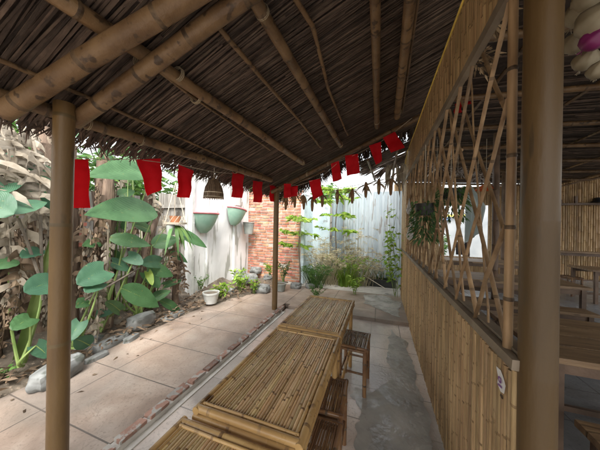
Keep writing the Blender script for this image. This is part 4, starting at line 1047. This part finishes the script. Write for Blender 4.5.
# ------------------------------------------------------------------ dried corn bundles on a string
b = MB(); sp_ = [px(277, 186, 1, 3.72), px(300, 192, 1, 3.72), px(325, 191, 1, 3.72), px(345, 187, 1, 3.72), px(370, 183, 1, 3.72), px(395, 176, 1, 3.72), px(408, 170, 1, 3.72)]
b.tube(sp_, .003, 5); tag(b.build('string', 'rope'), 'cord with the dried corn bundles across the yard opening', 'cord')
cornlab = ['beside the corner post', 'second from the corner post', 'in front of the brick wall edge', 'above the light blue wall end', 'fourth from the right, over the young tree', 'over the dark sheet', 'against the corrugated fence, middle one', 'before the bright sky gap', 'second from the wall', 'nearest the bamboo wall']
for i, (x, y) in enumerate([(286, 193), (295, 191), (304, 192), (312.5, 194), (322.5, 191), (337.5, 188), (352.5, 187), (366, 181), (379, 178), (391, 175)]):
    c = px(x, y, 1, 3.72); k = thing('corn_bundle', (c.x, c.y, c.z-.15), 'dried brown corn cob with splayed husks, '+cornlab[i], 'dried corn', 'dried corn bundles hanging on a cord'); f = MB()
    b = MB(); b.lathe((c.x, c.y, c.z-.29*U(.9, 1.1)), [(.001, 0), (.018, .02), (.028, .10), (.028, .18), (.016, .25)], 10); b.build('cob', 'cob', k)
    for q in range(12):
        a = U(0, 6.28); d = Vector((math.cos(a), math.sin(a)*.4, U(-.9, .3))); leaf(f, (c.x, c.y, c.z-.06+U(-.02, .02)), d, U(.10, .20), U(.035, .06), droop=U(.0, .5), n=4, nv=2)
    f.uv = {}; f.build('husks', 'husk', k)
    b = MB(); b.tube([(c.x, c.y, c.z-.05), (c.x, c.y, c.z+.03)], .003, 4); b.build('cord', 'rope', k)

# far awning where the wall ends
aw = thing('side_awning', (.2, 4.6, 2.4), 'dark thatch awning over the far end of the bamboo wall', 'awning'); b = MB()
for k in range(150):
    y = U(3.9, 5.4); x0 = U(-.42, -.25)
    if y > 4.9: x0 += .25
    b.tube([(x0, y, 2.62+U(-.03, .02)), (.1, y+U(-.05, .05), 2.78), (.62, y+U(-.05, .05), 2.98+U(-.02, .02))], .013, 4, flat=.5)
b.build('thatch_reeds', 'thatch', aw); b = MB(); b.cane((-.2, 3.8, 2.62), (-.12, 5.4, 2.6), .02, .3, .004); b.cane((.25, 3.8, 2.78), (.25, 5.3, 2.78), .02, .3, .004); b.build('pole', ['pole', 'ring'], aw)
dl = thing('dry_palm_bunch', (.25, 4.2, 2.0), 'bunch of pale dry palm leaves hanging at the far end of the wall', 'dried leaves'); b = MB()
for k in range(9):
    x = px(388+k*2.2, 160, 1, 4.3).x; b.uv = {}; leaf(b, (x, 4.3+U(-.1, .1), 2.65), (U(-.3, .1), U(-.2, .2), -1), U(.3, .6), U(.03, .06), (0, -1, .1), .0, .4, n=6, nv=2)
b.uv = {}; b.build('leaves', 'dry', dl)

# ================================================================== HANGING THINGS ON THE LATTICE
def hang(x, y0, y1, X_, r, label, n=220, m_='deep'):
    a, c = px(x, y0, 0, X_), px(x, y1, 0, X_); t = thing('hanging_plant', c, label, 'hanging plant', 'plants hanging on the lattice'); h = a.z-c.z
    b = MB(); b.lathe((a.x, a.y, a.z-h*.45), [(.001, 0), (r*.55, 0), (r*.7, h*.22), (r*.62, h*.22)], 14); b.build('pot', 'blackpot', t)
    b = MB(); b.tube([(a.x, a.y, a.z-.1*h), (a.x, a.y, min(2.4, a.z+.45))], .003, 4); b.build('cord', 'rope', t)
    f = MB()
    for k in range(n):
        d = rdir(-.4, .6); p = Vector((a.x, a.y, a.z-h*U(.15, .95)))+Vector((d.x*r*U(.4, 1), d.y*r*U(.4, 1), 0)); leaflet(f, p, (d.x, d.y, -U(.2, 1.5)), U(.03, .08), .018)
    f.build('leaves', m_, t)
hang(425, 192, 244, .40, .13, 'dark green trailing plant on the lattice, farther one', 420, 'ivy')
hang(451, 180, 222, .66, .14, 'dark trailing plant on the lattice, nearer one', 420, 'ivy')
for i, (x, y, l_) in enumerate([(409, 208, 'upper pale gourd hanging at the far end of the lattice'), (410, 232, 'lower pale gourd hanging at the far end of the lattice'), (414, 222, 'thin pale gourd hanging on the lattice between two others')]):
    c = px(x, y, 0, .40); b = MB(); s_ = (.8, 1, .6)[i]; b.lathe(c-Vector((0, 0, .12*s_)), [(.001, 0), (.035*s_, .02), (.05*s_, .07), (.03*s_, .13*s_), (.026*s_, .16*s_), (.01, .23*s_), (.002, .3*s_)], 12)
    tag(b.build('gourd', 'gourd'), l_, 'gourd', 'gourds on the lattice')

# garlic bunch, top right
gt = px(584, 30, 0, .82)
for i, (x, y, r, mm, l_) in enumerate([(583, 12, .048, 'cream', 'big cream bulb of the hanging bunch, top of the frame'), (597, 20, .05, 'cream', 'cream bulb at the frame edge above the purple one'), (576, 42, .038, 'cream', 'cream bulb left of the purple one'), (594, 39, .034, 'purple', 'purple bulb in the hanging bunch'),
                                 (586, 60, .034, 'cream', 'cream bulb below the purple one'), (598, 70, .026, 'cream', 'small cream bulb at the bottom of the bunch'), (592, -4, .05, 'cream', 'cream bulb cut by the top of the photo')]):
    r *= 1.2; c = px(x, y, 0, .82-.03*(i % 2)); b = MB(); rot = Matrix.Rotation(U(-.4, .4)-.5*(i % 3-1), 3, 'Y')@Matrix.Rotation(U(.9, 1.5), 3, 'X')
    n = 24; prof = [(.004, -1.0), (.25, -.95), (.7, -.75), (.98, -.3), (1, .05), (.8, .5), (.45, .85), (.2, 1.1), (.12, 1.5), (.1, 1.8)]; rows = []
    for q, z in prof: rows.append([c+rot@Vector((r*q*(1+.07*math.cos(k/n*2*math.pi*7))*math.cos(k/n*2*math.pi), r*q*(1+.07*math.cos(k/n*2*math.pi*7))*math.sin(k/n*2*math.pi), r*z)) for k in range(n+1)])
    b.grid(rows)
    for k in range(5): b.tube([c+rot@Vector((U(-.1, .1)*r, U(-.1, .1)*r, -r*.95)), c+rot@Vector((U(-.3, .3)*r, U(-.3, .3)*r, -r*1.35))], .0015, 3)
    tag(b.build('dried_bulb', mm), l_, 'bulb', 'bunch of bulbs hanging beside the near post')

# ================================================================== HALL
slab('hall_floor', WX+.06, 10, -3, 9.6, -.2, -.004, 'halltile')
HR = thing('hall_roof', (4, 3, 3.2), 'dark low thatch ceiling of the hall behind the lattice', 'roof'); b = MB()
def hz(x): return 3.22 if x < 4.6 else 3.02 if False else 3.22-.0*x
def hz(x): return 3.25-(x-.5)*.06 if x < 5.4 else 2.957+(x-5.4)*.26
for x0, x1 in ((.56, 5.4), (5.4, 10.2)):
    b.add([(x0, -3, hz(x0)+.1), (x1, -3, hz(x1)+.1), (x1, 9.8, hz(x1)+.1), (x0, 9.8, hz(x0)+.1), (x0, -3, hz(x0)+.18), (x1, -3, hz(x1)+.18), (x1, 9.8, hz(x1)+.18), (x0, 9.8, hz(x0)+.18)], [(0, 1, 2, 3), (7, 6, 5, 4), (0, 4, 5, 1), (1, 5, 6, 2), (2, 6, 7, 3), (3, 7, 4, 0)])
b.build('thatch_layer', 'thatchback', HR, smooth=False); b = MB()
for k in range(900):
    y = U(-.5, 9.6); x = U(.6, 8); L_ = U(1, 3); x2 = min(x+L_, 10); b.tube([(x, y, hz(x)+.07+U(-.02, .02)), (x2, y+U(-.08, .08), hz(x2)+.07+U(-.02, .02))], U(.008, .016), 4, flat=.4)
b.build('thatch_reeds', 'thatch', HR)
for k in range(10):
    y = .4+k*1.0; b = MB(); b.cane((.6, y, hz(.6)-.02), (5.4, y+.1, hz(5.4)-.02), .035, .4, .004, n=8); b.cane((5.4, y+.1, hz(5.4)-.02), (9.5, y+.2, hz(9.5)-.02), .035, .4, .004, n=8); b.build('rafter', ['pole', 'ring'], HR)
for k in range(8):
    x = 1.2+k*1.0; b = MB(); b.cane((x, -1, hz(x)+.03), (x+.1, 9.5, hz(x)+.03), .02, .4, .004, n=7); b.build('purlin', ['pole', 'ring'], HR)
HY = 9.5
def panelwall(name, label, segs, cat='wall'):
    t = thing(name, (4, HY, 0), label, cat); b = MB()
    for x0, x1, z0, z1 in segs:
        x = x0
        while x < x1: w = U(.04, .07); slat(b, (x+w/2, HY, z0), (x+w/2, HY, z1), w*.95, .02, (0, -1, 0), .4); x += w
    b.build('split_cane', ['slat', 'slatring'], t); b = MB()
    for x0, x1, z0, z1 in segs: b.box(((x0+x1)/2, HY+.02, (z0+z1)/2), (x1-x0, .02, z1-z0))
    b.build('backing', 'dark', t, smooth=False); return t
panelwall('hall_back_wall', 'split bamboo back wall of the hall with an opening to the street', [(.5, 2.0, 0, 3.2), (2.0, 3.5, 2.35, 3.0), (3.5, 4.1, 0, 3.0), (4.45, 5.0, 0, 3.0), (5.0, 10, 0, 3.5), (2.0, 3.5, 0, .55), (4.1, 4.45, 2.2, 3.0), (4.1, 4.45, 0, 1.2), (4.22, 4.45, 1.2, 2.2)])
slab('hall_side_wall', 10, 10.1, -3, 9.6, 0, .9, 'dark', lambda o: tag(o, 'low dark parapet closing the hall at the right', 'wall'))
# what one sees through the opening
slab('street_wall', -1, 9, 14.0, 14.1, 0, 3.4, 'streetwall', lambda o: tag(o, 'pale wall across the street seen through the opening', 'wall'))
sb = thing('street_hoarding', (3.3, 13.9, 1), 'blue and yellow painted board outside the hall opening', 'board')
b = MB(); b.box((3.0, 13.9, 2.05), (1.0, .04, .18)); b.build('blue_board', 'blueband', sb, smooth=False); b = MB(); b.box((3.3, 13.88, 2.2), (1.7, .03, .12)); b.build('yellow_strip', 'yellowband', sb, smooth=False)
# a dark chair and a potted bush seen through the opening
ch = thing('outdoor_chair', (3.1, 10.4, -.08), 'black chair standing just outside the hall opening', 'chair')
b = MB(); b.box((3.1, 10.4, .38), (.46, .44, .05)); b.build('seat', 'black', ch, smooth=False)
b = MB(); b.box((3.1, 10.63, .75), (.46, .04, .5), Matrix.Rotation(-.15, 3, 'X')); b.build('backrest', 'black', ch, smooth=False)
for sx in (-1, 1):
    for sy in (-1, 1): b = MB(); b.tube([(3.1+sx*.2, 10.4+sy*.19, .36), (3.1+sx*.23, 10.4+sy*.22, -.08)], [.02, .015], 8); b.build('leg', 'black', ch)
shrub((2.5, 11.5, -.08), .5, 1.3, 400, 'green bush across the street behind the hall opening', 'mid', (.1, .2), .07, 14)
def plank_table(c, L_, W, label, H=.72, rot=0., grp='plank tables in the hall', name='plank_table', cat='table', brd=.22):
    t = thing(name, (0, 0, 0), label, cat, grp); b = MB(); y = -W/2
    while y < W/2-.01: w = min(brd, W/2-y); b.box((0, y+w/2, H-.02), (L_, w-.006, .038), jit=.001); y += w
    b.build('top', 'plank', t, smooth=False)
    b = MB(); b.box((0, -W/2+.06, H-.08), (L_-.1, .025, .08)); b.box((0, W/2-.06, H-.08), (L_-.1, .025, .08)); b.build('apron', 'dark', t, smooth=False)
    for sx in (-1, 1):
        for sy in (-1, 1): b = MB(); b.box((sx*(L_/2-.08), sy*(W/2-.05), (H-.04)/2), (.05, .05, H-.04)); b.build('leg', 'dark', t, smooth=False)
    b = MB(); b.box((0, 0, .15), (L_-.16, .03, .04)); b.build('stretcher', 'dark', t, smooth=False)
    t.location = c; t.rotation_euler = (0, 0, rot); LOC[t.name] = Vector(c); return t
plank_table((2.35, 2.40, 0), 2.6, .88, 'wide plank table right of the near post')
plank_table((1.95, 4.85, 0), 1.9, .75, 'plank table behind the middle of the lattice')
plank_table((2.6, 7.2, 0), 1.9, .75, 'plank table before the bright opening')
bq = px(583, 268, 2, .72); plank_table((bq.x+.95, bq.y+.1, 0), 1.9, .7, 'plank table by the far bamboo wall at the right')
plank_table((6.0, 8.7, 0), 3.2, .35, 'long dark bench table against the far bamboo wall', .95, name='counter', cat='counter')
BG = 'plank benches in the hall'
for c, L_, l_ in (((2.3, 1.68, 0), 2.4, 'plank bench on the near side of the wide table'), ((1.95, 4.25, 0), 1.6, 'plank bench before the middle table'), ((1.95, 5.5, 0), 1.6, 'plank bench beyond the middle table'), ((2.6, 6.55, 0), 1.6, 'plank bench before the table at the opening'), ((2.6, 3.15, 0), 2.0, 'plank bench beyond the wide table')):
    plank_table(c, L_, .27, l_, .44, 0, BG, 'bench', 'bench', .09)
sq = px(573, 296, 2, 0); s_ = copy_tree(ST); s_.location = (sq.x, sq.y+.1, 0); s_.rotation_euler = (0, 0, .3); s_['label'] = 'bamboo stool beside the far plank table inside the hall'; s_['group'] = 'stools inside the hall'
# hall posts
for i, (x, y, r, l_) in enumerate([(494, 318, .05, 'dark hall post seen through the near lattice'), (441, 262, .06, 'dark hall post beyond the hanging plants'), (503, 285, .06, 'dark hall post left of the near post, deep in the hall'), (468, 268, .05, 'slim hall post in front of the bright opening')]):
    p = px(x, y, 2, 0); b = MB(); b.cane((p.x, p.y, 0), (p.x, p.y, hz(p.x)+.05), r, .5, .006, n=12, bump=1.06); tag(b.build('hall_post', ['dark', 'ring'], origin=(p.x, p.y, 0)), l_, 'post', 'posts inside the hall')
# hanging white cloth
a = px(467, 186, 0, 1.1); b = MB(); rows = []
for i in range(17):
    v = i/16; w0, w1 = -.01-.01*v, .01+.17*min(1, v*2.2)-.10*max(0, v-.45)
    rows.append([(a.x+w0+(w1-w0)*u/10, a.y+.02*math.sin(u*1.9)*(v+.2)-.1*u/10, a.z-.78*v+.16*(u/10)*v) for u in range(11)])
b.grid(rows); b.grid([[Vector(p)+Vector((0, .003, 0)) for p in r_][::-1] for r_ in rows]); tag(b.build('hanging_cloth', 'cloth'), 'pale white cloth hanging by its corner behind the lattice', 'cloth')
# lanterns
for x, y, X_, l_ in ((486, 190, 1.8, 'flat orange lantern shade hanging in the hall'),):
    c = px(x, y, 0, X_); t = thing('lantern', c, l_, 'lantern'); b = MB(); b.lathe(c, [(.17, 0), (.12, .06), (.03, .1), (.001, .11)], 18); b.build('shade', 'orange', t); b = MB(); b.tube([(c.x, c.y, c.z+.1), (c.x, c.y, hz(c.x))], .004, 4); b.build('cord', 'rope', t)
# dried flower bunches under the hall ceiling
for i, (x, y, X_, n, l_) in enumerate([(476, 62, .75, 130, 'bunch of dried flowers hung high behind the near lattice'), (484, 20, .72, 130, 'brown dried bunch at the top of the near lattice'), (458, 172, 1.3, 150, 'grey dried flower bunch in the middle of the lattice view'), (478, 176, 1.5, 130, 'pale dried flower bunch left of the orange lantern'), (437, 165, 1.0, 110, 'small dried bunch above the hanging plants')]):
    c = px(x, y, 0, X_); t = thing('dried_bunch', c, l_, 'dried flowers', 'dried bunches hung in the hall'); f = MB()
    for k in range(n): d = rdir(-1, 1); leaflet(f, c+d*U(.02, .15), d+Vector((0, 0, -.4)), U(.03, .09), .02)
    f.build('petals', 'flower' if i > 1 else 'husk', t); b = MB(); b.tube([c, (c.x, c.y, max(c.z+.1, hz(c.x)))], .003, 4); b.build('cord', 'rope', t)
# dark rack hung on the far wall
c = px(589, 204, 1, HY-.1); t = thing('wall_rack', c, 'dark rack with a round hat on the far bamboo wall', 'rack'); b = MB(); b.box((c.x, c.y, c.z), (1.4, .12, .06)); b.box((c.x-.3, c.y, c.z+.12), (.06, .06, .25)); b.box((c.x-.75, c.y, c.z+.04), (.22, .1, .2)); b.build('shelf', 'dark', t, smooth=False)
b = MB(); b.lathe((c.x+.2, c.y, c.z+.03), [(.2, 0), (.1, .06), (.08, .15), (.001, .17)], 14); b.build('hat', 'black', t)
# long slanting bamboo in the hall
b = MB(); b.cane(px(425, 178, 0, .9), px(462, 150, 0, .75), .014, .3, .004, n=8); tag(b.build('bamboo_cane', ['slat', 'ring']), 'slanting pale bamboo cane hung behind the lattice', 'cane')
